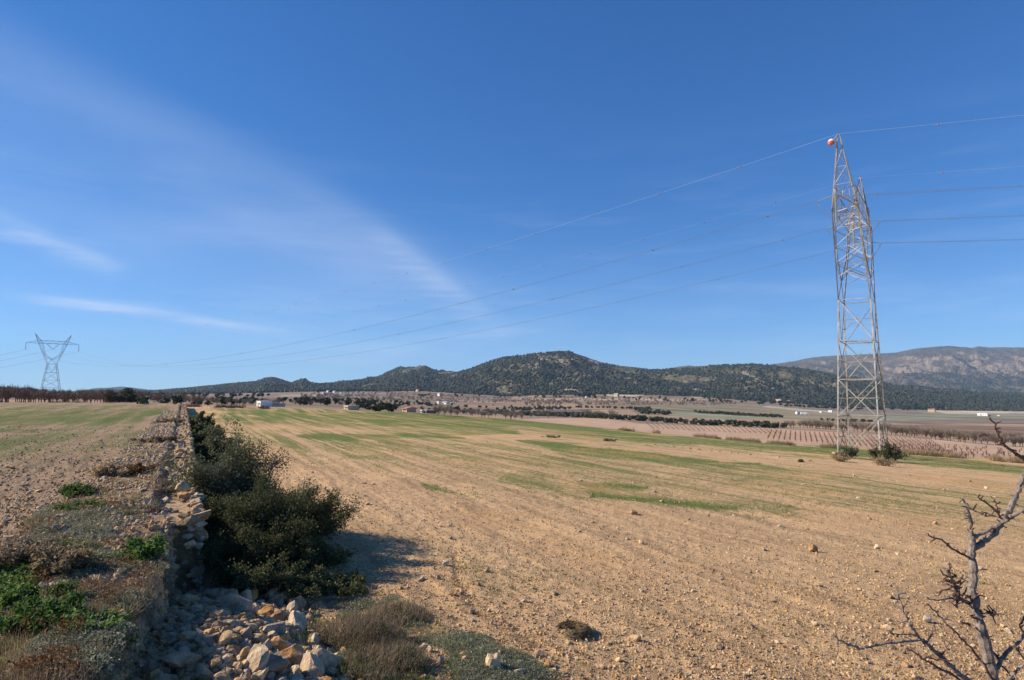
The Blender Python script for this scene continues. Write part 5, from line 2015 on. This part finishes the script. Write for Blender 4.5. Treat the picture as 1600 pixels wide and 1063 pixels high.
def leaf_tuft(seed, n, r, h, size, mat, aspect=.45, tilt=.8):
    g = np.random.default_rng(seed)
    th_ = g.uniform(0, 6.28, n); q = np.sqrt(g.random(n)) * r
    z = h * g.random(n) * (1 - (q / r) ** 2 * .7)
    V, F = leaves(np.stack([np.cos(th_) * q, np.sin(th_) * q, z], 1), size * g.uniform(.6, 1.3, n), aspect, tilt, g)
    return make_mesh('leaf_tuft', V, F, mat)


def blade_tuft(seed, n, r, h, w, mat, lean=.45):
    g = np.random.default_rng(seed)
    th_ = g.uniform(0, 6.28, n); q = np.sqrt(g.random(n)) * r
    V, F = blades(np.stack([np.cos(th_) * q, np.sin(th_) * q, -.01 + 0 * q], 1), h * g.uniform(.5, 1.2, n), w, lean, g)
    return make_mesh('blade_tuft', V, F, mat)


def tufts(name, P3, protos, smin, smax, label, cat, grow=0.0, zs=1.0):
    X_, Y_, Z_ = P3
    n = len(X_)
    s_ = rng.uniform(smin, smax, n) * (1 + Y_ * grow)
    rot = np.zeros((n, 3)); rot[:, 2] = rng.uniform(0, 6.28, n)
    o = gn_stuff(name, np.stack([X_, Y_, Z_], 1), rot, np.stack([s_, s_, s_ * zs * rng.uniform(.7, 1.3, n)], 1), (np.arange(n) % len(protos)).astype(float), protos)
    tag(o, label, cat)
    return o


T_silver = [leaf_tuft(1 + i, 150, .14, .05, .014, M['silver'], .3, .9) for i in range(3)]
T_weed = [leaf_tuft(11 + i, 40, .09, .07, .017, M['weed'], .55, .6) for i in range(3)]
T_grass = [blade_tuft(21 + i, 34, .09, .065, .0045, M['grass'], .9) for i in range(3)]
T_dry = [blade_tuft(31 + i, 40, .11, .085, .0035, M['dry'], 1.0) for i in range(3)]
T_dead = [blade_tuft(41 + i, 60, .12, .09, .003, M['lavender_dry'], 1.1) for i in range(3)]
T_rus = [leaf_tuft(51 + i, 40, .10, .13, .016, M['russet'], .4, .9) for i in range(3)]

TB = lambda X, Y, px, py: on_terrace(X, Y, px, py)


def noisy(f, sc_, th_, seed):
    def c(X, Y, px, py):
        return f(X, Y, px, py) & (fbm(X * sc_, Y * sc_, 3, seed) > th_)
    return c


def near_bank(X, Y, px, py):
    s_, t_ = st(X, Y)
    te_ = np.interp(s_, BANK_S, BANK_T)
    return (t_ < te_ - .02)


def strip(X, Y, px, py):     # weedy belt along the terrace lip
    s_, t_ = st(X, Y)
    te_ = np.interp(s_, BANK_S, BANK_T)
    w_ = np.interp(s_, [3, 6, 9, 12, 20, 60], [2.4, 2.3, 1.7, 1.3, 1.0, .9])
    return (t_ < te_ - .02) & (t_ > te_ - w_)


def cond_and(*fs):
    def c(X, Y, px, py):
        r = np.ones(X.shape, bool)
        for f in fs: r &= f(X, Y, px, py)
        return r
    return c


tufts('silver_ground_cover', scatter_px(8000, 60, 330, 790, 1080, cond_and(strip, noisy(noisy(near_bank, 1.2, .47, 33), 3.4, .50, 3))), T_silver, .5, 1.2, 'silvery grey creeping plants on the terrace lip', 'ground cover')
tufts('green_weeds', scatter_px(3800, -60, 250, 850, 1080, noisy(noisy(near_bank, 1.3, .49, 44), 3.0, .50, 4)), T_weed, .6, 1.3, 'bright green leafy weeds at the lower left corner', 'weeds')
tufts('terrace_dry_grass', scatter_px(3200, -60, 300, 700, 1080, cond_and(strip, noisy(near_bank, 2.5, .48, 5))), T_dry, .6, 1.2, 'dry straw-coloured grass along the terrace lip', 'grass')
tufts('dead_weeds', scatter_px(3400, -40, 300, 660, 1080, cond_and(strip, noisy(near_bank, 2.2, .52, 6))), T_dead, .6, 1.3, 'dead brownish weeds along the terrace lip', 'weeds', .01)
tufts('russet_weeds', scatter_px(1100, 0, 280, 700, 1060, cond_and(strip, noisy(near_bank, 2.4, .55, 7))), T_rus, .6, 1.2, 'rusty orange weeds along the terrace lip', 'weeds', .01)
tufts('lip_grass', scatter_px(1100, -40, 300, 690, 1080, cond_and(strip, noisy(near_bank, 2.7, .54, 8))), T_grass, .6, 1.2, 'short green grass along the terrace lip', 'grass', .01)


def verge(X, Y, px, py):
    lim = np.interp(px, [430, 560, 640, 700, 760, 860, 900], [905, 900, 945, 985, 1000, 1050, 1090])
    s_, t_ = st(X, Y)
    return (py > lim) & (t_ > 1.0)


tufts('verge_silver', scatter_px(2300, 540, 880, 930, 1085, cond_and(verge, noisy(verge, 2.6, .48, 13))), T_silver, .5, 1.0, 'grey creeping plants on the verge at the bottom', 'ground cover')
tufts('verge_dry', scatter_px(800, 440, 880, 900, 1085, cond_and(verge, noisy(verge, 2.6, .52, 14))), T_dead, .5, 1.1, 'dead brown stalks on the verge at the bottom', 'weeds')
tufts('verge_grass', scatter_px(900, 430, 860, 880, 1085, cond_and(verge, noisy(verge, 2.6, .5, 15))), T_grass, .5, 1.3, 'green grass on the verge at the bottom', 'grass')


def in_green(thr):
    def c(X, Y, px, py):
        gm = green_mask(px + (fbm(X * .09, Y * .09, 4, 71) - .5) * 150, py + (fbm(X * .13, Y * .13, 4, 72) - .5) * np.clip((py - 640) * .28, 4, 40))
        return on_field(X, Y, px, py) & (gm + .9 * (fbm(X * .5, Y * .5, 4, 5) - .5) > thr + 1.1 * rng.random(X.shape))
    return c


T_sprout = [blade_tuft(61 + i, 9, .06, .042, .006, M['grass'], .6) for i in range(3)]
tufts('cereal_sprouts', scatter_px(90000, 330, 1660, 690, 1000, in_green(.15)), T_sprout, .5, 1.1, 'green cereal sprouts in patches over the field', 'grass', .03)
T_straw = [blade_tuft(71 + i, 7, .05, .05, .006, M['dry'], .9) for i in range(2)]
tufts('field_straw', scatter_px(9000, 480, 1660, 720, 1080, on_field), T_straw, .5, 1.1, 'bits of straw and dead sprouts on the ploughed soil', 'straw', .02)
# light stubble belt at the field edge: dry tufts along the boundary
ex, ey = [], []
for px_ in np.arange(930, 1680, 1.1):
    yy = float(edge_y(px_)) + R.uniform(-1.5, 1.5)
    a_, _ = ray(px_, 700)
    if fbm(np.array([px_ * .03]), np.array([0.]), 3, 8)[0] > .45:
        ex.append(float(a_) * yy); ey.append(yy)
ex, ey = np.array(ex), np.array(ey)
T_edge = [blade_tuft(81 + i, 90, .5, .75, .03, M['dry'], .5) for i in range(3)]
tufts('edge_grass', (ex, ey, ground_h(ex, ey, fine=False)), T_edge, .6, 1.3, 'line of dry tall grass between the green strip and the vineyard', 'grass')
ex, ey = [], []
for px_ in np.arange(-40, 420, 1.6):
    yy = float(edge_y(px_)) + R.uniform(0, 4)
    a_, _ = ray(px_, 632)
    if fbm(np.array([px_ * .04]), np.array([3.]), 3, 8)[0] > .42:
        ex.append(float(a_) * yy); ey.append(yy)
ex, ey = np.array(ex), np.array(ey)
T_hedge = [blade_tuft(91 + i, 90, .5, .6, .03, M['twig_brown'], .6) for i in range(3)]
tufts('terrace_edge_scrub', (ex, ey, ground_h(ex, ey, fine=False) - .05), T_hedge, .6, 1.2, 'dark low scrub on the far edge of the terrace', 'scrub')

# --- shrubs


def shrub(name, label, s0, t0, h, r, nleaf, size, mat, seed, nstem=26, flat=.85, lean=(0, 0), dense=.55, z0=None, twiggy=0, cat='shrub'):
    g = np.random.default_rng(seed); gr = random.Random(seed)
    x0, y0 = xy(s0, t0)
    zz_ = gz(x0, y0) - .05 if z0 is None else z0
    root = thing(name, label, cat, (x0, y0, zz_))
    mb = MB()
    tips = []
    for i in range(nstem):
        az = gr.uniform(0, 6.28); el = gr.uniform(.45, 1.45)
        L_ = gr.uniform(.6, 1.05)
        d = Vector((math.cos(az) * math.cos(el) * r / h * 1.25, math.sin(az) * math.cos(el) * r / h * 1.25, math.sin(el))) * h * L_
        d += Vector((lean[0], lean[1], 0)) * gr.uniform(.3, 1)
        b0 = Vector((gr.uniform(-.3, .3) * r, gr.uniform(-.3, .3) * r, 0))
        p1 = b0 + d * .45 + Vector((gr.uniform(-.1, .1), gr.uniform(-.1, .1), .1)) * h
        p2 = b0 + d
        mb.tube([b0, p1, p2], [.022 * h, .012 * h, .003], 5, False)
        for j in range(7):
            f = gr.uniform(.25, 1.0)
            q = b0.lerp(p1, f * 2) if f < .5 else p1.lerp(p2, f * 2 - 1)
            dd = Vector((gr.gauss(0, 1), gr.gauss(0, 1), gr.gauss(.3, .7))).normalized() * gr.uniform(.12, .34) * h
            mb.tube([q, q + dd], [.006 * h, .002], 3, False)
            tips.append((q, q + dd))
        tips.append((p1, p2))
    child('stems', mb.mesh('stems', M['trunk'] if mat == 'shrub_leaf' else (M['twig_grey'] if mat in ('shrub_grey', 'lavender_dry') else M[mat])), root)
    T0 = np.array([a[:] for a, _ in tips]); T1 = np.array([b_[:] for _, b_ in tips])
    k = g.integers(0, len(tips), nleaf)
    f = g.uniform(.15, 1.08, nleaf)[:, None]
    P_ = T0[k] * (1 - f) + T1[k] * f + g.normal(0, 1, (nleaf, 3)) * (h * .035 + .02)
    P_ = P_[P_[:, 2] > .02]
    V, F = leaves(P_, size * g.uniform(.6, 1.3, len(P_)), .5, 1.0, g)
    child('foliage', make_mesh('foliage', V, F, M[mat]), root)
    if twiggy:
        k = g.integers(0, len(tips), twiggy)
        V, F = blades(T1[k], g.uniform(.1, .3, twiggy) * h * .6, .006, .9, g, 0)
        child('twigs', make_mesh('twigs', V, F, M['twig_grey']), root)
    return root


shrub('evergreen_shrub', 'largest dark evergreen shrub growing against the broken wall end', 10.8, 1.10, 1.22, .92, 60000, .019, 'shrub_leaf', 1, 46, lean=(.12, -.05))
shrub('evergreen_shrub', 'tall grey-green shrub behind the largest one, highest tip beside the wall', 13.1, .88, 1.78, .92, 52000, .021, 'shrub_grey', 2, 40, lean=(0, 0), twiggy=300)
shrub('evergreen_shrub', 'spreading dark shrub with loose branches reaching over the field', 11.9, 1.75, 1.02, .85, 30000, .020, 'shrub_leaf', 3, 34, lean=(.50, -.05))
shrub('evergreen_shrub', 'dark low shrub filling the shade at the foot of the broken wall', 9.7, .85, .8, .60, 20000, .019, 'shrub_leaf', 4, 26)
shrub('evergreen_shrub', 'dark low shrub at the near right end of the big thicket', 10.0, 1.45, .60, .6, 14000, .019, 'shrub_leaf', 5, 26, lean=(.2, -.1))
shrub('evergreen_shrub', 'dark shrub behind the thicket, seen over its top', 18.2, .95, .78, .8, 7000, .032, 'shrub_grey', 6, 24)
shrub('evergreen_shrub', 'dense rounded shrub by the wall in the middle distance', 26.0, 1.05, 1.0, 1.0, 9000, .05, 'shrub_grey', 7, 26)
shrub('evergreen_shrub', 'shrub by the wall just beyond the dense rounded one', 33.0, 1.0, 1.05, 1.0, 6000, .06, 'shrub_leaf', 8, 20)
shrub('evergreen_shrub', 'farthest dark shrub by the wall end of the field', 47.0, 1.0, 1.3, 1.2, 5000, .08, 'shrub_leaf', 9, 20)
shrub('evergreen_shrub', 'small dark shrub between the two farthest by the wall', 40.0, 1.2, .9, 1.0, 4000, .07, 'shrub_grey', 10, 20)
shrub('evergreen_shrub', 'low dark brush right below the broken wall end, behind the orange blocks', 8.9, 1.0, .50, .6, 9000, .02, 'shrub_leaf', 15, 20)
shrub('evergreen_shrub', 'low dark brush between the thicket and the dry hummock', 9.0, 1.45, .34, .6, 9000, .02, 'shrub_leaf', 16, 20)
shrub('evergreen_shrub', 'thin low brush at the far right tip of the thicket', 10.4, 2.0, .35, .5, 5000, .02, 'shrub_leaf', 17, 18)
shrub('evergreen_shrub', 'low dark brush in the shade right of the thicket', 9.0, 2.1, .22, .6, 6000, .02, 'shrub_leaf', 18, 18)
# little green plant hanging over the broken end, and low brown scrub behind the wall
shrub('leafy_plant', 'fresh green leafy plant hanging over the terrace lip at the gap', 7.6, -.25, .22, .26, 900, .03, 'weed', 12, 12, z0=.93, cat='plant')
for (px_, py_, h_, r_, mt, lb) in [(170, 745, .28, .5, 'dry', 'straw-coloured weed clump on the terrace behind the wall'),
                                   (215, 742, .24, .4, 'russet', 'rust-red weed clump beside the wall top'),
                                   (125, 775, .22, .35, 'weed', 'low green weed clump left of the straw-coloured one'),
                                   (60, 880, .28, .4, 'lavender_dry', 'brown dead weed clump at the left edge'),
                                   (100, 890, .24, .3, 'dry', 'yellowish weed clump right of the brown dead one'),
                                   (245, 690, .20, .8, 'lavender_dry', 'purplish brown scrub patch beside the wall'),
                                   (270, 660, .22, .8, 'dry', 'farther brown scrub patch beside the wall'),
                                   (20, 940, .16, .35, 'weed', 'bright green nettle patch at the lower left edge'),
                                   (65, 970, .15, .3, 'weed', 'bright green nettle patch right of the one at the edge'),
                                   (130, 800, .16, .35, 'weed', 'dark green weed clump in stony soil')]:
    a_, b_ = ray(px_, py_)
    Y_ = (1.0 - EYE[2]) / b_
    s_, t_ = st(a_ * Y_, Y_)
    shrub('weed_clump', lb, s_, t_, h_, r_, int(2600), .016 + .0009 * Y_, mt, int(px_), 16, z0=.97, twiggy=120, cat='weed')
# dry grassy hummock at the bottom
for (px_, py_, h_, r_, lb, sd_) in [(560, 985, .34, .50, 'big dry grassy hummock with curling grey stalks beside the rubble', 71), (600, 1030, .26, .45, 'lower green-brown hummock at the bottom edge', 72),
                                    (620, 945, .22, .4, 'dry weed clump at the edge of the bush shadow', 73)]:
    p = ground_at(px_, py_ + 20)
    s_, t_ = st(p.x, p.y)
    rt = shrub('grass_hummock', lb, s_, t_, h_ * .8, r_, 5000, .011, 'shrub_grey', sd_, 10, twiggy=500, cat='grass')
    g_ = np.random.default_rng(sd_)
    n = 2600
    q = np.sqrt(g_.random(n)) * r_; th_ = g_.uniform(0, 6.28, n)
    B = np.stack([q * np.cos(th_), q * np.sin(th_), np.sqrt(np.clip(1 - (q / r_) ** 2, 0, 1)) * h_ * .7], 1)
    V, F = blades(B, g_.uniform(.06, .16, n), .004, 1.4, g_, .6)
    child('stalks', make_mesh('stalks', V, F, M['lavender_dry']), rt)
    B2 = B[: n // 3] * np.array([1, 1, .4])
    V, F = blades(B2, g_.uniform(.05, .15, n // 3), .005, .8, g_, .5)
    child('green_blades', make_mesh('green_blades', V, F, M['grass']), rt)
for (px_, py_, lb) in [(470, 1010, 'long green grass tuft between rubble and hummock'), (545, 1060, 'long green grass tuft in front of the pale boulder'), (500, 1000, 'green grass tuft left of the hummock'), (540, 905, 'green grass tuft in the bush shade')]:
    p = ground_at(px_, py_)
    r = thing('grass_tuft', lb, 'grass', (p.x, p.y, p.z - .02))
    child('blades', blade_tuft(int(px_), 110, .15, .20, .007, M['grass'], .7), r)
    child('dry_blades', blade_tuft(int(px_) + 1, 30, .14, .22, .005, M['dry'], .8), r)

# round dry weed (ring of curled stalks) in the field
p = ground_at(893, 992)
r = thing('dry_weed_ring', 'round crescent-shaped dry grey weed lying on the bare soil', 'weed', (p.x, p.y, p.z))
g_ = np.random.default_rng(5)
mbw = MB()
for i in range(620):
    rr_ = .05 + .13 * math.sqrt(g_.random()); a0 = g_.uniform(-2.3, 1.9); da = g_.uniform(.35, .9)
    top_ = .10 * math.sqrt(max(0, 1 - ((rr_ - .11) / .085) ** 2)) * g_.uniform(.4, 1.1)
    pts = [Vector(((rr_ + .012 * math.sin(k + i)) * math.cos(a0 + da * k / 3), (rr_ + .012 * math.sin(k + i)) * math.sin(a0 + da * k / 3), top_ * (1, 1.1, 1, .6)[k] + .01)) for k in range(4)]
    mbw.tube(pts, .0028, 3, False)
child('stalks', mbw.mesh('stalks', M['dry']), r)
r.scale = (1.25, 1.25, .75)
# scrub at the pylon feet
for (px_, py_, sz, kind, lb) in [(1313, 721, 1.0, 'dry', 'brown dry scrub round the left foot of the pylon'), (1378, 728, 1.15, 'dry', 'brown dry scrub round the right foot of the pylon'),
                                 (1327, 716, .95, 'shrub_grey', 'grey-green bush at the rear left foot of the pylon'), (1389, 722, 1.5, 'shrub_leaf', 'dark green bush beside the right foot of the pylon'),
                                 (1370, 718, .9, 'shrub_grey', 'small grey bush between the pylon feet'), (1251, 722, .16, 'shrub_grey', 'tiny green bush in the field left of the pylon')]:
    p = ground_at(px_, py_)
    s_, t_ = st(p.x, p.y)
    h_ = sz * (1.05 if kind == 'dry' else 1.25) * (.8 if kind == 'dry' else 1)
    shrub('foot_scrub' if kind == 'dry' else 'field_bush', lb, s_, t_, h_, h_ * (1.15 if kind == 'dry' else .7), 2600 if kind != 'dry' else 1500, .085 if kind != 'dry' else .05, 'dry' if kind == 'dry' else kind,
          int(px_), 22, twiggy=700 if kind == 'dry' else 0)
# dark soil clumps along the furrow left of the pylon
for i, px_ in enumerate([1010, 1024, 1052, 1064, 1078, 1092, 1110, 1124, 1141, 1152, 1172, 1216, 1265, 1420, 1515]):
    py_ = 693 + (px_ - 1000) * .105 + (6 if px_ > 1400 else 0)
    p = ground_at(px_, py_)
    rock_obj('soil_clump', 'stone_grey', p.x, p.y, p.z + .02, R.uniform(.18, .3), 'dark turned soil clump in the line left of the pylon' if px_ < 1300 else 'dark soil clump in the field right of the pylon',
             'soil clump', 'soil clumps along the field strip', flat=.5)
for (px_, py_, lb_) in [(864, 684, 'low straw-grey weed patch at the near edge of the green strip'), (951, 689, 'small straw-grey weed patch on the bare strip')]:
    p = ground_at(px_, py_); s_, t_ = st(p.x, p.y)
    shrub('weed_clump', lb_, s_, t_, .30, .9, 1400, .06, 'dry', int(px_), 14, cat='weed')

# ------------------------------------------------------------------ almond sapling at the right
alm = thing('bare_almond_branches', 'bare almond tree with knobbly grey branches close at the lower right', 'tree', (0, 0, 0))
D0 = 3.1


def trace(pts, r0, r1, dep0=D0, dep1=D0, mat='bark', nm='branch', spur=1.0):
    V = []
    r0 *= .74; r1 *= .74
    n = len(pts)
    for i, (x, y) in enumerate(pts):
        f = i / (n - 1)
        V.append(at(x, y, dep0 + (dep1 - dep0) * f))
    # refine with a little wobble
    out, rr_ = [], []
    for i in range(n - 1):
        for k in range(3):
            f = k / 3
            q = V[i].lerp(V[i + 1], f)
            if not (i == 0 and k == 0): q += Vector((R.gauss(0, .0022), R.gauss(0, .004), R.gauss(0, .0022)))
            out.append(q); g = (i + f) / (n - 1)
            rr_.append((r0 + (r1 - r0) * g) * R.uniform(.9, 1.16))
    out.append(V[-1]); rr_.append(r1)
    mb = MB(); mb.tube(out, rr_, 8)
    for i in range(1, len(out)):
        if R.random() < .8 * spur:
            q = out[i]; d = Vector((R.gauss(0, 1), R.gauss(0, .8), R.gauss(.3, .8))).normalized()
            L_ = R.uniform(.008, .034)
            mb.tube([q, q + d * L_ * .7, q + d * L_], [max(rr_[i] * .45, .003), .0032, .0016], 5)
            if R.random() < .4:
                mb.add(ICO1[0] * .0045 + np.array(q + d * L_), ICO1[1])
    return child(nm, mb.mesh(nm, M[mat]), alm)


px_m = D0 / FPX
trace([(1600, 1300), (1590, 1200), (1572, 1120), (1552, 1058), (1543, 1020), (1536, 990), (1529, 968), (1524, 950), (1521, 930), (1520, 915), (1520, 897), (1520, 879), (1519, 860), (1518, 835)],
      .036, .020, 3.0, 3.12, nm='trunk', spur=.6)
tb = at(1600, 1300, 3.0)
mb = MB(); mb.tube([(tb.x + .02, tb.y, -.2), (tb.x + .03, tb.y + .02, tb.z * .5), tb], [.045, .034, .027], 9)
child('trunk', mb.mesh('trunk', M['bark']), alm)
trace([(1519, 858), (1532, 849), (1542, 843), (1553, 831), (1562, 819), (1571, 806), (1578, 795), (1586, 780), (1592, 767), (1600, 747), (1612, 715), (1622, 680)], .021, .014, 3.12, 3.2, spur=.8)
trace([(1518, 845), (1530, 836), (1546, 829), (1560, 822)], .011, .010, 3.11, 3.13)
trace([(1562, 819), (1573, 812), (1582, 807), (1600, 797), (1640, 780), (1690, 740)], .012, .008, 3.13, 3.0)
trace([(1518, 838), (1517, 826), (1516, 815), (1513, 803), (1511, 790), (1504, 779)], .011, .005, 3.12, 3.05)
trace([(1511, 793), (1520, 797), (1530, 801), (1543, 803), (1556, 807)], .0055, .004, 3.06, 3.0, 'bark_red')
trace([(1566, 811), (1560, 803), (1554, 797), (1542, 787), (1528, 777)], .007, .004, 3.13, 3.05, 'bark_red', spur=1.6)
trace([(1560, 801), (1556, 790), (1554, 781)], .005, .003, 3.13, 3.1, 'bark_red', spur=1.4)
trace([(1520, 876), (1511, 870), (1502, 865), (1487, 857), (1471, 845), (1451, 837)], .009, .0045, 3.12, 3.0, 'bark_red', spur=1.6)
trace([(1527, 948), (1516, 944), (1506, 940), (1498, 930), (1492, 919), (1486, 905), (1479, 892)], .014, .006, 3.12, 3.02, spur=1.8)
trace([(1500, 934), (1494, 944), (1496, 950)], .008, .006, 3.06, 3.02, 'bark_red', spur=2)
trace([(1494, 925), (1482, 922), (1469, 925)], .007, .004, 3.04, 3.0, 'bark_red', spur=2)
trace([(1490, 915), (1500, 908), (1503, 902)], .007, .004, 3.04, 3.0, 'bark_red', spur=2)
trace([(1510, 941), (1502, 938), (1494, 936), (1470, 937), (1452, 937)], .006, .003, 3.1, 3.0)
for (q0, q1) in [((1488, 912), (1478, 906)), ((1492, 921), (1500, 914)), ((1484, 902), (1474, 898)), ((1496, 928), (1486, 934)), ((1493, 918), (1484, 916)), ((1500, 934), (1508, 926)),
                 ((1480, 896), (1484, 888)), ((1497, 932), (1490, 940)), ((1486, 906), (1495, 899)), ((1526, 962), (1540, 958)), ((1540, 958), (1553, 954)), ((1545, 958), (1552, 966)), ((1530, 968), (1516, 962)),
                 ((1516, 976), (1500, 972)), ((1536, 990), (1545, 1000)), ((1520, 940), (1512, 930)), ((1522, 935), (1532, 930))]:
    trace([q0, ((q0[0] + q1[0]) / 2 + 1, (q0[1] + q1[1]) / 2), q1], .006, .0035, 3.06, 3.02, 'bark_red', 'spur', spur=2.2)
trace([(1303, 994), (1312, 1000), (1323, 1006), (1343, 1014), (1355, 1011), (1367, 1008), (1390, 1005), (1415, 1002), (1443, 1000)][::-1], .008, .0035, 2.9, 2.75, spur=1.1)
trace([(1580, 1130), (1545, 1092), (1510, 1062), (1498, 1052), (1487, 1042), (1474, 1030), (1463, 1020), (1450, 1008), (1443, 1000)], .018, .010, 3.0, 2.9, spur=.8)
trace([(1463, 1020), (1447, 1004), (1437, 998), (1431, 990), (1422, 976), (1415, 962), (1408, 945), (1403, 928)], .009, .004, 2.92, 2.85, spur=1.1)
trace([(1560, 1075), (1538, 1038), (1528, 1026), (1518, 1014), (1507, 1003), (1496, 992), (1475, 970), (1462, 957), (1449, 944)], .008, .0035, 3.0, 2.9, 'bark_red', spur=.8)
trace([(1520, 1080), (1494, 1058), (1478, 1050), (1463, 1042), (1450, 1035), (1439, 1028), (1428, 1019), (1417, 1012)], .008, .0035, 2.9, 2.8, 'bark_red', spur=1)
trace([(1447, 1006), (1455, 994), (1462, 984)], .005, .003, 2.9, 2.88, 'bark_red', spur=1.8)
trace([(1431, 992), (1410, 993), (1390, 988)], .004, .002, 2.88, 2.84, 'bark_red', spur=.6)
trace([(1478, 1030), (1470, 1033), (1452, 1028)], .005, .003, 2.92, 2.9, 'bark_red', spur=1.6)
trace([(1470, 1026), (1480, 1014), (1484, 1004)], .005, .003, 2.92, 2.9, 'bark_red', spur=1.6)
trace([(1560, 1080), (1552, 1058), (1558, 1044), (1566, 1030), (1574, 1019), (1582, 1010), (1600, 994), (1640, 960), (1680, 900)], .016, .008, 3.0, 3.1, spur=.9)
trace([(1536, 995), (1546, 1012), (1560, 1032), (1578, 1054), (1600, 1090)], .008, .006, 3.1, 3.0, 'bark_red', spur=.9)
trace([(1566, 1075), (1580, 1056), (1590, 1046), (1600, 1038), (1650, 1010)], .010, .006, 2.95, 2.9, spur=1.2)
trace([(1582, 1010), (1592, 1018), (1600, 1030)], .006, .004, 3.0, 3.0, 'bark_red', spur=1.6)
trace([(1600, 990), (1594, 976), (1602, 960)], .006, .003, 3.0, 3.0, 'bark_red', spur=1.6)
trace([(1720, 830), (1680, 780), (1640, 745), (1616, 728), (1600, 717), (1586, 707), (1574, 700), (1567, 692), (1562, 684), (1556, 670), (1546, 652)], .014, .0045, 2.9, 2.75, 'bark_red', spur=.9)
trace([(1660, 1240), (1700, 1100), (1730, 950), (1720, 830), (1700, 740), (1690, 640)], .024, .010, 2.95, 2.9, spur=.6)
trace([(1600, 1300), (1640, 1260), (1660, 1240)], .03, .024, 3.0, 2.95, spur=.3)
trace([(1574, 1132), (1600, 1100), (1640, 1040), (1700, 1000)], .016, .008, 3.0, 3.1)

# ------------------------------------------------------------------ air
hz, t, b = new_mat('haze_air')
t.nodes.remove(b)
pv = t.nodes.new('ShaderNodeVolumePrincipled')
pv.inputs['Color'].default_value = (.50, .72, 1.0, 1)
pv.inputs['Density'].default_value = 5.5e-5
pv.inputs['Anisotropy'].default_value = 0.0
t.links.new(pv.outputs[0], t.nodes['Material Output'].inputs['Volume'])
hb = MB().box(-12200, 12200, -300, 12200, -86.5, 640).mesh('haze', hz)
o = put('haze', hb); o['kind'] = 'stuff'
tag(o, 'thin blue air haze over the valley and mountains', 'haze')
